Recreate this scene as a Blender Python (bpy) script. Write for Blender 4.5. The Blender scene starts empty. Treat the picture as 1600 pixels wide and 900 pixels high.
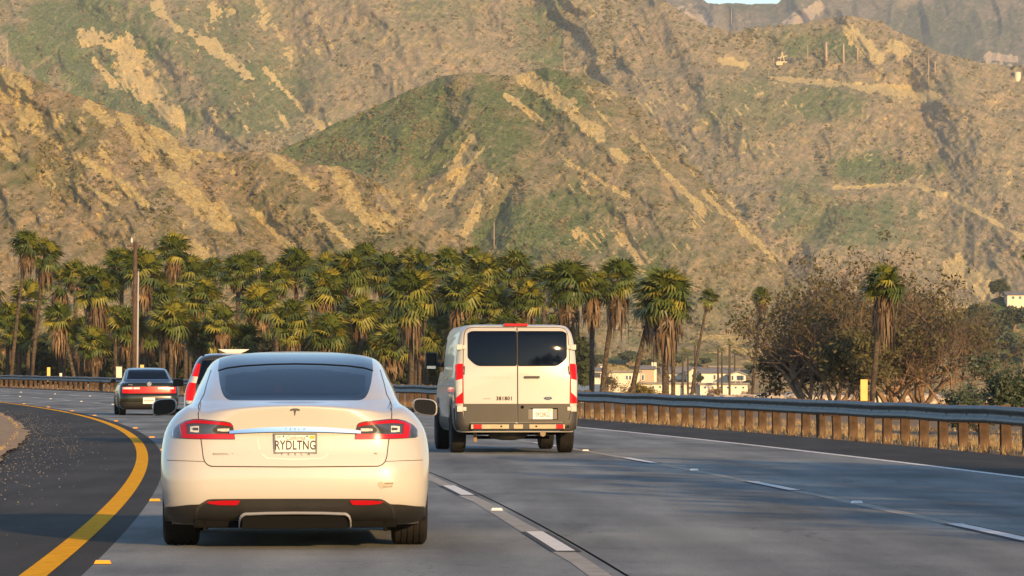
import bpy, bmesh, math, random
import numpy as np
from mathutils import Vector, Matrix, Euler
random.seed(7); rng = np.random.default_rng(11)
S = bpy.context.scene; COL = S.collection
R = math.radians

# ---------------------------------------------------------------- camera, sky, sun, exposure
F = 7000.0            # focal length in photo pixels (1600 wide)
HY = 583.0            # horizon row in the photo
CH = 1.275            # camera height, metres
cam_d = bpy.data.cameras.new("camera"); cam = bpy.data.objects.new("camera", cam_d); COL.objects.link(cam)
cam.location = (0, 0, CH); cam.rotation_euler = (R(90), 0, 0)
cam_d.sensor_width = 36.0; cam_d.lens = 36.0 * F / 1600.0
cam_d.shift_y = (HY - 450.0) / 1600.0
cam_d.clip_start = 0.5; cam_d.clip_end = 60000.0
S.camera = cam

SUN_AZ = 25.0         # degrees right of straight behind the camera
SUN_EL = 13.0
w = bpy.data.worlds.new("World"); S.world = w; w.use_nodes = True
nt = w.node_tree; nt.nodes.clear()
sky = nt.nodes.new("ShaderNodeTexSky"); sky.sky_type = 'NISHITA'; sky.sun_disc = False
sky.sun_elevation = R(SUN_EL); sky.sun_rotation = R(180.0 - SUN_AZ)
sky.air_density = 1.0; sky.dust_density = 0.3; sky.ozone_density = 2.6; sky.altitude = 0
bg = nt.nodes.new("ShaderNodeBackground"); bg.inputs[1].default_value = 0.15
wo = nt.nodes.new("ShaderNodeOutputWorld")
nt.links.new(sky.outputs[0], bg.inputs[0]); nt.links.new(bg.outputs[0], wo.inputs[0])
sd = bpy.data.lights.new("sun", 'SUN'); sd.energy = 5.0; sd.angle = R(0.5); sd.color = (1.0, 0.63, 0.27)
sun = bpy.data.objects.new("sun", sd); COL.objects.link(sun)
_dir = Vector((math.sin(R(SUN_AZ)) * math.cos(R(SUN_EL)), -math.cos(R(SUN_AZ)) * math.cos(R(SUN_EL)), math.sin(R(SUN_EL))))
sun.rotation_euler = _dir.to_track_quat('Z', 'Y').to_euler(); sun.location = _dir * 200
S.view_settings.view_transform = 'Standard'; S.view_settings.look = 'None'
S.view_settings.exposure = 0.62
HAZE_DENSITY = 0.00006; S.view_settings.gamma = 1.0
S.cycles.max_bounces = 6; S.cycles.diffuse_bounces = 2; S.cycles.glossy_bounces = 4
S.cycles.transmission_bounces = 4; S.cycles.transparent_max_bounces = 6; S.cycles.volume_bounces = 0
S.cycles.caustics_reflective = False; S.cycles.caustics_refractive = False

# ---------------------------------------------------------------- helpers
def at(px, py, D):                       # a photo direction at a distance -> world point
    return Vector(((px - 800.0) / F * D, D, CH + (HY - py) / F * D))

def tag(o, label=None, cat=None, group=None, kind=None):
    if label: o['label'] = label
    if cat: o['category'] = cat
    if group: o['group'] = group
    if kind: o['kind'] = kind
    return o

def empty(name, loc=(0, 0, 0), rz=0.0):
    o = bpy.data.objects.new(name, None); COL.objects.link(o)
    o.location = loc; o.rotation_euler = (0, 0, rz); o.empty_display_size = 0.3
    return o

def link(name, me, mat=None, parent=None, smooth=False):
    if mat is not None and len(me.materials) == 0: me.materials.append(mat)
    if smooth:
        me.polygons.foreach_set('use_smooth', [True] * len(me.polygons))
    o = bpy.data.objects.new(name, me); COL.objects.link(o)
    if parent is not None: o.parent = parent
    return o

def pyobj(name, verts, faces, mat, parent=None, smooth=False):
    me = bpy.data.meshes.new(name)
    me.from_pydata([tuple(v) for v in verts], [], [tuple(f) for f in faces]); me.update()
    return link(name, me, mat, parent, smooth)

def npmesh(name, V, Fq):
    """fast mesh from numpy; Fq (m,3) or (m,4)"""
    V = np.asarray(V, dtype=np.float32); Fq = np.asarray(Fq, dtype=np.int32)
    me = bpy.data.meshes.new(name); k = Fq.shape[1]
    me.vertices.add(len(V)); me.vertices.foreach_set('co', V.ravel())
    me.loops.add(Fq.size); me.loops.foreach_set('vertex_index', Fq.ravel())
    me.polygons.add(len(Fq)); me.polygons.foreach_set('loop_start', np.arange(0, Fq.size, k, dtype=np.int32))
    try: me.polygons.foreach_set('loop_total', np.full(len(Fq), k, dtype=np.int32))
    except Exception: pass
    me.update(calc_edges=True); me.validate()
    return me

def grid_faces(nr, nc, off=0, flip=False):
    a = (np.arange(nr - 1)[:, None] * nc + np.arange(nc - 1)[None, :]).ravel() + off
    q = np.stack([a, a + 1, a + nc + 1, a + nc], 1)
    return q[:, ::-1] if flip else q

class MB:
    """collects simple shapes and links them as ONE mesh object"""
    def __init__(s): s.v = []; s.f = []
    def add(s, v, f):
        n = len(s.v); s.v += [tuple(p) for p in v]; s.f += [tuple(i + n for i in q) for q in f]; return s
    def box(s, x0, x1, y0, y1, z0, z1, M=None):
        v = [Vector(p) for p in ((x0,y0,z0),(x1,y0,z0),(x1,y1,z0),(x0,y1,z0),(x0,y0,z1),(x1,y0,z1),(x1,y1,z1),(x0,y1,z1))]
        if M: v = [M @ p for p in v]
        return s.add(v, [(0,3,2,1),(4,5,6,7),(0,1,5,4),(1,2,6,5),(2,3,7,6),(3,0,4,7)])
    def tube(s, pts, rad, n=6, cap=True, yz=1.0):
        pts = [Vector(p) for p in pts]; m = len(pts)
        if not hasattr(rad, '__len__'): rad = [rad] * m
        rings = []
        up0 = Vector((0, 0, 1))
        for i, p in enumerate(pts):
            t = (pts[min(i + 1, m - 1)] - pts[max(i - 1, 0)])
            if t.length < 1e-9: t = Vector((0, 0, 1))
            t.normalize()
            a = t.cross(up0)
            if a.length < 0.05: a = t.cross(Vector((0, 1, 0)))
            a.normalize(); b = a.cross(t)
            rings += [p + (a * math.cos(2 * math.pi * k / n) + b * math.sin(2 * math.pi * k / n) * yz) * rad[i] for k in range(n)]
        f = [(i*n+k, i*n+(k+1) % n, (i+1)*n+(k+1) % n, (i+1)*n+k) for i in range(m-1) for k in range(n)]
        if cap: f += [tuple(range(n - 1, -1, -1)), tuple((m-1)*n + k for k in range(n))]
        return s.add(rings, f)
    def lathe(s, prof, n=24, axis='X', c=(0, 0, 0)):
        """prof: list of (axial, radius)"""
        v = []
        for a, r in prof:
            for k in range(n):
                t = 2 * math.pi * k / n
                p = {'X': (a, r*math.cos(t), r*math.sin(t)), 'Y': (r*math.cos(t), a, r*math.sin(t)), 'Z': (r*math.cos(t), r*math.sin(t), a)}[axis]
                v.append((p[0]+c[0], p[1]+c[1], p[2]+c[2]))
        f = [(i*n+k, (i+1)*n+k, (i+1)*n+(k+1) % n, i*n+(k+1) % n) for i in range(len(prof)-1) for k in range(n)]
        if prof[0][1] > 1e-6: f.append(tuple(range(n)))
        if prof[-1][1] > 1e-6: f.append(tuple((len(prof)-1)*n + k for k in range(n-1, -1, -1)))
        return s.add(v, f)
    def prism(s, poly, y0, y1):
        """poly in (x,z), extruded along y"""
        n = len(poly); v = [(x, y0, z) for x, z in poly] + [(x, y1, z) for x, z in poly]
        return s.add(v, [tuple(range(n)), tuple(range(2*n-1, n-1, -1))] + [(k, n+k, n+(k+1) % n, (k+1) % n) for k in range(n)])
    def build(s, name, mat, parent=None, smooth=False, bevel=0.0, seg=2):
        me = bpy.data.meshes.new(name); me.from_pydata(s.v, [], s.f); me.update()
        bm = bmesh.new(); bm.from_mesh(me)
        bmesh.ops.recalc_face_normals(bm, faces=bm.faces)
        if bevel > 0:
            ed = [e for e in bm.edges if len(e.link_faces) == 2 and e.calc_face_angle(0) > 0.5]
            bmesh.ops.bevel(bm, geom=ed, offset=bevel, segments=seg, profile=0.6, affect='EDGES', clamp_overlap=True)
        bm.to_mesh(me); bm.free()
        return link(name, me, mat, parent, smooth)

# ---- materials
def mat(name, col, rough=0.6, metal=0.0, spec=0.5, coat=0.0, noise=None, bump=None, emit=None, sub=None):
    """noise: (scale, amount[, colour2]); bump: (scale, strength, distance)"""
    m = bpy.data.materials.new(name); m.use_nodes = True
    n = m.node_tree.nodes; l = m.node_tree.links; b = n['Principled BSDF']
    c = (*col, 1) if len(col) == 3 else col
    b.inputs['Base Color'].default_value = c; b.inputs['Roughness'].default_value = rough
    b.inputs['Metallic'].default_value = metal; b.inputs['Specular IOR Level'].default_value = spec
    b.inputs['Coat Weight'].default_value = coat; b.inputs['Coat Roughness'].default_value = 0.03
    if noise or bump:
        tc = n.new('ShaderNodeTexCoord')
    if noise:
        t = n.new('ShaderNodeTexNoise'); t.inputs['Scale'].default_value = noise[0]; t.inputs['Detail'].default_value = 6
        l.new(tc.outputs['Object'], t.inputs['Vector'])
        r = n.new('ShaderNodeMapRange'); r.inputs[1].default_value = 0.3; r.inputs[2].default_value = 0.7
        l.new(t.outputs['Fac'], r.inputs[0])
        mx = n.new('ShaderNodeMix'); mx.data_type = 'RGBA'; l.new(r.outputs[0], mx.inputs[0])
        mx.inputs[6].default_value = tuple(v * (1 - noise[1]) for v in col[:3]) + (1,)
        c2 = noise[2] if len(noise) > 2 else tuple(min(1, v * (1 + noise[1])) for v in col[:3])
        mx.inputs[7].default_value = (*c2[:3], 1); l.new(mx.outputs[2], b.inputs['Base Color'])
    if bump:
        t = n.new('ShaderNodeTexNoise'); t.inputs['Scale'].default_value = bump[0]; t.inputs['Detail'].default_value = 5
        l.new(tc.outputs['Object'], t.inputs['Vector'])
        bp = n.new('ShaderNodeBump'); bp.inputs['Strength'].default_value = bump[1]; bp.inputs['Distance'].default_value = bump[2]
        l.new(t.outputs['Fac'], bp.inputs['Height']); l.new(bp.outputs[0], b.inputs['Normal'])
    if emit:
        b.inputs['Emission Color'].default_value = (*emit[0], 1); b.inputs['Emission Strength'].default_value = emit[1]
    return m

def nodes_mat(name):
    m = bpy.data.materials.new(name); m.use_nodes = True
    n = m.node_tree.nodes; l = m.node_tree.links
    return m, n, l, n['Principled BSDF']

def ramp(n, stops, interp='LINEAR'):
    r = n.new('ShaderNodeValToRGB'); cr = r.color_ramp; cr.interpolation = interp
    while len(cr.elements) > 1: cr.elements.remove(cr.elements[-1])
    cr.elements[0].position = stops[0][0]; cr.elements[0].color = (*stops[0][1], 1)
    for p, c in stops[1:]:
        e = cr.elements.new(p); e.color = (*c, 1)
    return r

def tex(n, l, vec, scale, detail=6, rough=0.6, kind='Noise'):
    t = n.new('ShaderNodeTex' + kind)
    t.inputs['Scale'].default_value = scale
    if kind == 'Noise': t.inputs['Detail'].default_value = detail; t.inputs['Roughness'].default_value = rough
    l.new(vec, t.inputs['Vector']); return t

def mixc(n, l, fac, a, b, blend='MIX'):
    m = n.new('ShaderNodeMix'); m.data_type = 'RGBA'; m.blend_type = blend
    for s, v in ((0, fac), (6, a), (7, b)):
        if isinstance(v, (int, float)): m.inputs[s].default_value = v
        elif isinstance(v, tuple): m.inputs[s].default_value = (*v, 1)
        else: l.new(v, m.inputs[s])
    return m.outputs[2]

def math_n(n, l, op, a, b=0.0, clamp=False):
    m = n.new('ShaderNodeMath'); m.operation = op; m.use_clamp = clamp
    for s, v in ((0, a), (1, b)):
        if isinstance(v, (int, float)): m.inputs[s].default_value = v
        else: l.new(v, m.inputs[s])
    return m.outputs[0]

# ---- numpy noise
def _h(ix, iy, seed):
    h = (ix.astype(np.int64) * 374761393 + iy.astype(np.int64) * 668265263 + seed * 2147483647) & 0xffffffff
    h = ((h ^ (h >> 13)) * 1274126177) & 0xffffffff
    return ((h ^ (h >> 16)) & 0xffff) / 32767.5 - 1.0
def vnoise(x, y, seed=0):
    ix = np.floor(x); iy = np.floor(y); fx = x - ix; fy = y - iy
    fx = fx*fx*fx*(fx*(fx*6-15)+10); fy = fy*fy*fy*(fy*(fy*6-15)+10)
    a = _h(ix, iy, seed); b = _h(ix+1, iy, seed); c = _h(ix, iy+1, seed); d = _h(ix+1, iy+1, seed)
    return (a*(1-fx)+b*fx)*(1-fy) + (c*(1-fx)+d*fx)*fy
def fbm(x, y, o=5, seed=0, g=0.5):
    s = 0; a = 1; t = 0
    for i in range(o):
        s = s + a * vnoise(x * 2**i + 17.3*i, y * 2**i - 9.1*i, seed + i); t += a; a *= g
    return s / t
def ridged(x, y, o=4, seed=0):
    s = 0; a = 1; t = 0
    for i in range(o):
        s = s + a * (1 - np.abs(vnoise(x * 2**i + 5.7*i, y * 2**i + 3.3*i, seed + i)) * 2); t += a; a *= 0.5
    return s / t
def sst(a, b, x):
    t = np.clip((x - a) / (b - a), 0, 1); return t * t * (3 - 2 * t)
def seg_d(px, py, pts):
    """distance to a polyline with per-vertex widths; returns min(d / w)"""
    best = np.full(px.shape, 1e9)
    for (x0, y0, w0), (x1, y1, w1) in zip(pts[:-1], pts[1:]):
        dx, dy = x1 - x0, y1 - y0; L = dx*dx + dy*dy + 1e-9
        t = np.clip(((px - x0)*dx + (py - y0)*dy) / L, 0, 1)
        d = np.hypot(px - x0 - t*dx, py - y0 - t*dy) / (w0 + (w1 - w0) * t)
        best = np.minimum(best, d)
    return best

# ---- the road's line: x of the yellow edge line at distance D
def xy_line(D): return -3.0 - 0.048 * (D - 28) - 0.00043 * (D - 28) ** 2
def slope(D): return -0.048 - 0.00086 * (D - 28)
def zr(D): return 8e-6 * max(0.0, D - 90) ** 2
def road(D, off, dz=0.0):
    m = slope(D); q = math.hypot(1, m)
    x = xy_line(D) + off / q; y = D - off * m / q
    return Vector((x, y, zr(y) + dz))
def heading(D): return -math.atan(slope(D))      # rotation about z so +y follows the road
# ================================================================ LAND
def hill_mat(name, dry, dry2, green, bare, sc=1.0):
    m, n, l, b = nodes_mat(name)
    tc = n.new('ShaderNodeTexCoord'); at_ = n.new('ShaderNodeAttribute'); at_.attribute_name = 'mask'
    sep = n.new('ShaderNodeSeparateColor'); l.new(at_.outputs['Color'], sep.inputs[0])
    v = tc.outputs['Object']
    big = tex(n, l, v, 0.02*sc, 5); mid = tex(n, l, v, 0.16*sc, 8, 0.75); fine = tex(n, l, v, 0.8*sc, 6, 0.8)
    rm = ramp(n, [(0.36, (0, 0, 0)), (0.62, (1, 1, 1))]); l.new(mid.outputs['Fac'], rm.inputs[0])
    d = mixc(n, l, rm.outputs[0], dry, dry2)
    rb = ramp(n, [(0.40, (0, 0, 0)), (0.60, (1, 1, 1))]); l.new(big.outputs['Fac'], rb.inputs[0])
    d = mixc(n, l, math_n(n, l, 'MULTIPLY', rb.outputs[0], 0.5), d, tuple(c*k for c, k in zip(dry, (1.15, 0.98, 0.95))))
    rp = ramp(n, [(0.44, (0, 0, 0)), (0.56, (1, 1, 1))]); l.new(fine.outputs['Fac'], rp.inputs[0])
    d = mixc(n, l, math_n(n, l, 'MULTIPLY', rp.outputs[0], 0.6), d, tuple(c*0.5 for c in dry2))
    m1 = n.new('ShaderNodeMapping'); m1.inputs['Rotation'].default_value = (0, R(45), 0); l.new(v, m1.inputs[0])
    m2 = n.new('ShaderNodeMapping'); m2.inputs['Scale'].default_value = (0.16, 0.12, 1); l.new(m1.outputs[0], m2.inputs[0])
    sk = tex(n, l, m2.outputs[0], 0.42*sc, 6, 0.7)
    rs_ = ramp(n, [(0.53, (0, 0, 0)), (0.66, (1, 1, 1))]); l.new(sk.outputs['Fac'], rs_.inputs[0])
    d = mixc(n, l, math_n(n, l, 'MULTIPLY', rs_.outputs[0], 0.6), d, tuple(x*0.95 for x in bare))
    rs2 = ramp(n, [(0.36, (1, 1, 1)), (0.46, (0, 0, 0))]); l.new(sk.outputs['Fac'], rs2.inputs[0])
    d = mixc(n, l, math_n(n, l, 'MULTIPLY', rs2.outputs[0], 0.55), d, tuple(x*0.7 for x in green))
    gf = math_n(n, l, 'ADD', sep.outputs['Green'], math_n(n, l, 'MULTIPLY', math_n(n, l, 'SUBTRACT', mid.outputs['Fac'], 0.5), 2.2), True)
    rg_ = ramp(n, [(0.40, (0, 0, 0)), (0.60, (1, 1, 1))]); l.new(fine.outputs['Fac'], rg_.inputs[0])
    g2 = mixc(n, l, rg_.outputs[0], tuple(c*0.36 for c in green), tuple(c*1.3 for c in green))
    g2 = mixc(n, l, math_n(n, l, 'MULTIPLY', rs_.outputs[0], 0.45), g2, dry)
    c = mixc(n, l, gf, d, g2)
    # dark scrub speckle
    vo = n.new('ShaderNodeTexVoronoi'); vo.inputs['Scale'].default_value = 0.33*sc; vo.inputs['Randomness'].default_value = 1
    l.new(v, vo.inputs['Vector'])
    sp = ramp(n, [(0.18, (1, 1, 1)), (0.42, (0, 0, 0))]); l.new(vo.outputs['Distance'], sp.inputs[0])
    cl = ramp(n, [(0.45, (0, 0, 0)), (0.62, (1, 1, 1))]); l.new(mid.outputs['Fac'], cl.inputs[0])
    sf = math_n(n, l, 'MULTIPLY', math_n(n, l, 'MULTIPLY', sp.outputs[0], cl.outputs[0]), math_n(n, l, 'ADD', sep.outputs['Blue'], 0.35), True)
    c = mixc(n, l, sf, c, (0.045, 0.055, 0.025))
    rk = ramp(n, [(0.36, (0, 0, 0)), (0.55, (1, 1, 1))]); l.new(fine.outputs['Fac'], rk.inputs[0])
    br = mixc(n, l, rk.outputs[0], tuple(x*0.58 for x in bare), tuple(min(1, x*1.2) for x in bare))
    bf = math_n(n, l, 'SUBTRACT', math_n(n, l, 'MULTIPLY', sep.outputs['Red'], 1.75), math_n(n, l, 'ADD', math_n(n, l, 'MULTIPLY', fine.outputs['Fac'], 1.0), math_n(n, l, 'MULTIPLY', math_n(n, l, 'SUBTRACT', sk.outputs['Fac'], 0.42), -2.6)))
    bf = math_n(n, l, 'MULTIPLY', math_n(n, l, 'ADD', bf, -0.10), 3.2, True)
    bf = math_n(n, l, 'MULTIPLY', bf, math_n(n, l, 'MULTIPLY', sep.outputs['Red'], 4.0, True), True)
    c = mixc(n, l, bf, c, br)
    l.new(c, b.inputs['Base Color']); b.inputs['Roughness'].default_value = 0.95; b.inputs['Specular IOR Level'].default_value = 0.1
    bp = n.new('ShaderNodeBump'); bp.inputs['Strength'].default_value = 1.0; bp.inputs['Distance'].default_value = 3.0/sc
    l.new(math_n(n, l, 'ADD', math_n(n, l, 'MULTIPLY', mid.outputs['Fac'], 1.5), fine.outputs['Fac']), bp.inputs['Height']); l.new(bp.outputs[0], b.inputs['Normal'])
    return m

M_HILL = hill_mat('dry_hillside', (0.80, 0.65, 0.42), (0.48, 0.41, 0.24), (0.22, 0.30, 0.10), (1.0, 0.68, 0.31))
M_HILLF = hill_mat('far_hillside', (0.50, 0.42, 0.30), (0.30, 0.28, 0.19), (0.13, 0.17, 0.08), (0.75, 0.60, 0.40), 0.45)

SHRUB = []   # world positions, sizes, tint
def sheet(name, Dn, tanA, crest, base, x0, x1, nx, ny, relief, bare, green, scrub, m, jit=2.5, seed=1, nshrub=0, blend=None):
    px = np.linspace(x0, x1, nx); cx, cy = zip(*crest); cr = np.interp(px, cx, cy)
    cr = cr + jit * fbm(px/26.0, px*0+seed, 5, seed) + 0.5*jit*fbm(px/5.0, px*0+seed, 3, seed+9)
    ba = np.interp(px, *zip(*base)) if isinstance(base, list) else np.full(nx, base)
    t = np.linspace(0, 1, ny)[:, None]
    PX = np.repeat(px[None, :], ny, 0); PY = ba[None, :] + (cr - ba)[None, :] * t
    k = (HY - PY) / F
    D = Dn / (1 - k / tanA)
    rel = 1.15*relief(PX, PY)
    Bm = np.zeros_like(PX)
    wv = fbm(PX/22, PY/22, 5, seed+40); wf = fbm(PX/5, PY/5, 3, seed+50)
    for b in bare:
        w_, pts = b[0], b[1:]
        d = seg_d(PX, PY, list(pts)); flute = fbm((PX*0.77-PY*0.64)/2.2, (PX*0.64+PY*0.77)/14, 3, seed+60)
        Bm = np.maximum(Bm, w_ * sst(1.45, 0.55, d + 0.9*wv + 0.6*wf + 0.5*flute))
    # scattered outcrops that follow the strata
    Gm = np.zeros_like(PX)
    for (gx, gy, grx, gry, ga) in green:
        d = np.hypot((PX-gx)/grx, (PY-gy)/gry); Gm = np.maximum(Gm, ga * sst(1.4, 0.5, d + 0.7*wv))
    Sm = np.full_like(PX, 0.25)
    for (gx, gy, grx, gry, ga) in scrub:
        d = np.hypot((PX-gx)/grx, (PY-gy)/gry); Sm = np.maximum(Sm, ga * sst(1.4, 0.5, d + 0.7*wv))
    Gm = np.clip(Gm*1.15 + {'near_hill': 0.04, 'ridge_hill': 0.30}.get(name, 0.17), 0, 1)
    if strata.get(name):
        for (ang, al, ac, thr, x_a, x_b, y_a, y_b, amt) in strata[name]:
            ca, sa = math.cos(R(ang)), math.sin(R(ang)); u = PX*ca + PY*sa; v = -PX*sa + PY*ca
            q = 0.75*fbm(u/(al*0.55), v/ac, 4, seed+77) + 0.30*wf + 0.45*fbm(PX/38, PY/38, 3, seed+88)
            win = sst(x_a-30, x_a+30, PX)*sst(x_b+30, x_b-30, PX)*sst(y_a-25, y_a+25, PY)*sst(y_b+25, y_b-25, PY)
            Bm = np.maximum(Bm, amt*win*sst(thr, thr+0.14, q))
    rel = rel - 2.5*Bm + Bm*6.0*fbm((PX*0.77-PY*0.64)/3.5, (PX*0.64+PY*0.77)/30, 3, seed+61)
    D = D - rel * D / F
    if blend:
        Dn2, tan2, rel2, xa, xb = blend; D2 = Dn2 / (1 - k / tan2); D2 = D2 - 1.15*rel2(PX, PY)*D2/F - .6; wb = sst(xa, xb, PX); D = D2*(1-wb) + D*wb
    X = (PX - 800) / F * D; Z = CH + k * D; Y = D
    V = np.stack([X, Y, Z], -1)
    # the back of the hill, falling away behind the crest
    last = V[-1]; back = []
    for s_, dz in ((0.015, 0.01), (0.06, 0.05), (0.16, 0.5)):
        q = last.copy(); q[:, 0] *= 1+s_; q[:, 1] *= 1+s_; q[:, 2] -= (last[:, 2]+5)*dz; back.append(q)
    V = np.concatenate([V.reshape(-1, 3), np.concatenate(back)])
    me = npmesh(name, V, grid_faces(ny+3, nx))
    colr = np.ones((len(V), 4), np.float32); n0 = nx*ny
    colr[:n0, 0] = Bm.ravel(); colr[:n0, 1] = Gm.ravel(); colr[:n0, 2] = Sm.ravel(); colr[n0:, :3] = (0, .3, .3)
    a = me.color_attributes.new('mask', 'FLOAT_COLOR', 'POINT'); a.data.foreach_set('color', colr.ravel())
    o = link(name, me, m, smooth=True); tag(o, kind='structure')
    if nshrub:
        pr = (np.clip(Sm*1.2 + Gm*0.35, 0, 1.2) * sst(-0.15, 0.5, wv + 0.35*wf) * (1-0.93*np.clip(Bm*1.4,0,1))).ravel()
        pr = pr / pr.sum()
        ids = rng.choice(n0, nshrub, p=pr)
        P = V[:n0][ids]; sz = (0.9 + 2.9*rng.random(nshrub)**3.2) * P[:, 1] / F
        SHRUB.append((P, sz))
    return o

def aniso(px, py, ang, al, ac, seed, o=4):
    px, py = px + 26*fbm(px/60, py/60, 3, seed+30), py + 26*fbm(px/60, py/60, 3, seed+31)
    ca, sa = math.cos(R(ang)), math.sin(R(ang)); u = px*ca + py*sa; v = -px*sa + py*ca
    return ridged(u/al, v/ac, o, seed)
def tent(px, py, pts, h):
    d = seg_d(px, py, pts); return h*np.clip(1-d, 0, 1) ** 1.15
def fine(px, py, s): return 3.2*fbm(px/6, py/6, 3, s) + 11*fbm(px/24, py/24, 4, s+5) + 12*ridged((px+20*fbm(px/50, py/50, 2, s+6))/75, py/110, 4, s+7)

def rel_A(px, py):
    r = 24*aniso(px, py, 50, 150, 46, 3) + fine(px, py, 61)
    r += tent(px, py, [(395,238,60),(470,310,80),(560,400,90)], 34) + tent(px, py, [(60,130,60),(170,250,90),(330,420,120)], 50)
    r += tent(px, py, [(530,262,40),(600,350,60),(650,420,60)], 20) - tent(px, py, [(330,235,24),(420,360,36),(470,430,36)], 20)
    r -= tent(px, py, [(0,250,30),(120,330,40),(180,430,50)], 26)
    return r
def rel_B(px, py):
    r = fine(px, py, 71) + 12*aniso(px, py, 52, 170, 30, 5)*sst(700, 800, px) + 22*aniso(px, py, 125, 150, 42, 6)*sst(790, 700, px)
    r += tent(px, py, [(735,116,60),(755,210,80),(800,300,80),(800,340,60)], 52)      # the nose between the flanks
    r += tent(px, py, [(870,108,60),(950,240,110),(1080,400,150)], 70)
    r += tent(px, py, [(840,330,60),(850,420,90)], 36)
    r -= tent(px, py, [(800,290,26),(770,350,34),(735,410,40),(720,450,40)], 46)      # the shaded gully
    r += tent(px, py, [(640,150,30),(620,250,50),(600,300,50)], 26)
    r -= tent(px, py, [(700,150,26),(670,240,34),(640,300,36)], 22) + tent(px, py, [(560,190,20),(530,240,30)], 16)
    return r
def rel_C(px, py):
    r = fine(px, py, 81) + 20*aniso(px, py, 48, 230, 55, 8)
    r += tent(px, py, [(1030,0,60),(1120,160,110),(1330,420,150)], 70) + tent(px, py, [(1330,28,60),(1370,90,80)], 40)
    r += tent(px, py, [(1480,100,60),(1560,260,120),(1640,460,150)], 70) - tent(px, py, [(1290,330,26),(1250,380,34),(1200,470,44)], 34)
    r += 30*sst(-9, 9, py - np.interp(px, [1150,1205,1300,1468,1560], [112,120,134,152,175]))    # bench with its cut bank
    r += 16*sst(-5, 5, py - np.interp(px, [1250,1330,1420,1476,1600], [296,300,288,296,360]))
    r -= tent(px, py, [(985,60,30),(975,140,40)], 40) + tent(px, py, [(1420,120,20),(1470,250,50),(1500,400,60)], 26)
    return r
def rel_D(px, py):
    r = fine(px, py, 91) + 30*aniso(px, py, 52, 220, 60, 12)
    r += tent(px, py, [(150,-60,80),(290,90,110),(420,230,120)], 74) + tent(px, py, [(560,-60,90),(640,60,130),(690,150,120)], 70)
    r += tent(px, py, [(860,-60,80),(960,60,80),(1010,140,60)], 64) - tent(px, py, [(800,-40,40),(870,60,60),(930,130,60)], 40)
    r -= tent(px, py, [(420,-40,50),(470,100,60),(440,230,50)], 40)
    r += tent(px, py, [(-40,40,60),(60,60,80),(90,110,40)], 30) + 20*tent(px, py, [(140,60,22),(200,120,26),(272,187,18)], 1)
    return r
def rel_E(px, py): return 3*fbm(px/9, py/9, 4, 101) + 30*aniso(px, py, 70, 90, 40, 14) + tent(px, py, [(1260,-30,50),(1230,60,60)], 40)
def rel_F(px, py):
    r = 4*fbm(px/30, py/12, 4, 111) + 1.2*fbm(px/6, py/4, 3, 112)
    r += 16*sst(-3, 3, py - np.interp(px, [850,1000,1100,1200,1500,1700], [570,560,533,528,520,500])); return r

strata = {
 'near_hill': [(50, 60, 7, 0.27, 40, 370, 180, 350, 0.9), (50, 40, 6, 0.36, 380, 640, 235, 360, 0.7)],
 'ridge_hill': [(50, 60, 5, 0.30, 880, 1260, 130, 430, 0.75), (128, 50, 6, 0.30, 640, 780, 220, 370, 0.5)],
 'right_hill': [(48, 40, 5, 0.36, 980, 1240, 100, 460, 0.6), (45, 22, 8, 0.40, 1240, 1700, 60, 500, 0.35)],
 'back_hill': [(55, 40, 8, 0.30, 230, 540, -60, 220, 0.5)],
 'foot_slope': [(5, 60, 5, 0.30, 850, 1600, 500, 600, 0.5)],
}
sheet('back_hill', 3080, 0.62, [(-60,-75),(930,-75),(960,-20),(1040,60),(1130,120)], 420, -60, 1130, 640, 240, rel_D,
      [(1,(140,58,14),(192,78,14)),(1,(190,80,20),(225,130,22),(272,187,10)),(.9,(147,93,5),(178,133,5)),(.6,(240,9,5),(280,49,6)),
       (.75,(300,52,6),(340,78,9),(391,124,5)),(.55,(413,107,4),(502,200,5)),(.5,(284,178,4),(289,213,4)),(.4,(390,-20,5),(440,60,5)),(.8,(905,2,10),(930,8,10))],
      [(130,60,120,70,.95),(180,170,120,60,.8),(400,150,90,70,.6),(330,60,90,60,.5),(870,60,60,60,.6),(690,10,60,30,.3)],
      [(170,120,160,100,.6),(850,60,90,80,1),(960,60,60,90,1),(450,230,120,40,1),(350,150,100,90,.7)], M_HILL, seed=4, nshrub=7000)
sheet('right_hill', 3040, 0.60, [(880,-75),(985,-60),(1010,-24),(1030,-2),(1075,25),(1110,43),(1150,48),(1180,42),(1240,38),(1300,28),(1330,25),(1370,32),(1420,56),(1470,84),(1530,97),(1600,104),(1680,114)],
      610, 880, 1680, 480, 330, rel_C,
      [(1,(1204,122,3),(1330,133,5),(1430,147,9),(1468,151,6)),(.9,(1325,45,8),(1350,70,12),(1370,92,9)),(.9,(1393,70,9),(1412,80,10)),(.8,(1087,280,6),(1151,336,9)),
       (.7,(1302,294,3),(1420,288,4),(1476,303,4)),(.7,(1128,94,6),(1165,102,5)),(.95,(1495,420,16),(1532,450,14)),(.6,(1110,440,9),(1155,500,12)),(.5,(1380,520,40),(1500,500,30)),(.6,(1476,303,3),(1600,372,4))],
      [(1285,160,60,30,.6),(1370,265,80,26,.85),(1340,350,90,40,.6),(1180,170,70,60,.4),(1280,70,80,25,.6),(1250,330,50,50,.5)],
      [(870,60,60,60,1),(950,50,50,80,1.1),(1180,60,60,30,1),(1260,110,90,20,.9),(1380,100,60,20,.8),(1100,350,130,120,.8),(1300,340,120,60,.8),(1560,500,80,50,1)], M_HILL, seed=5, nshrub=8000, blend=(3080, 0.62, rel_D, 884, 1150))
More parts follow.
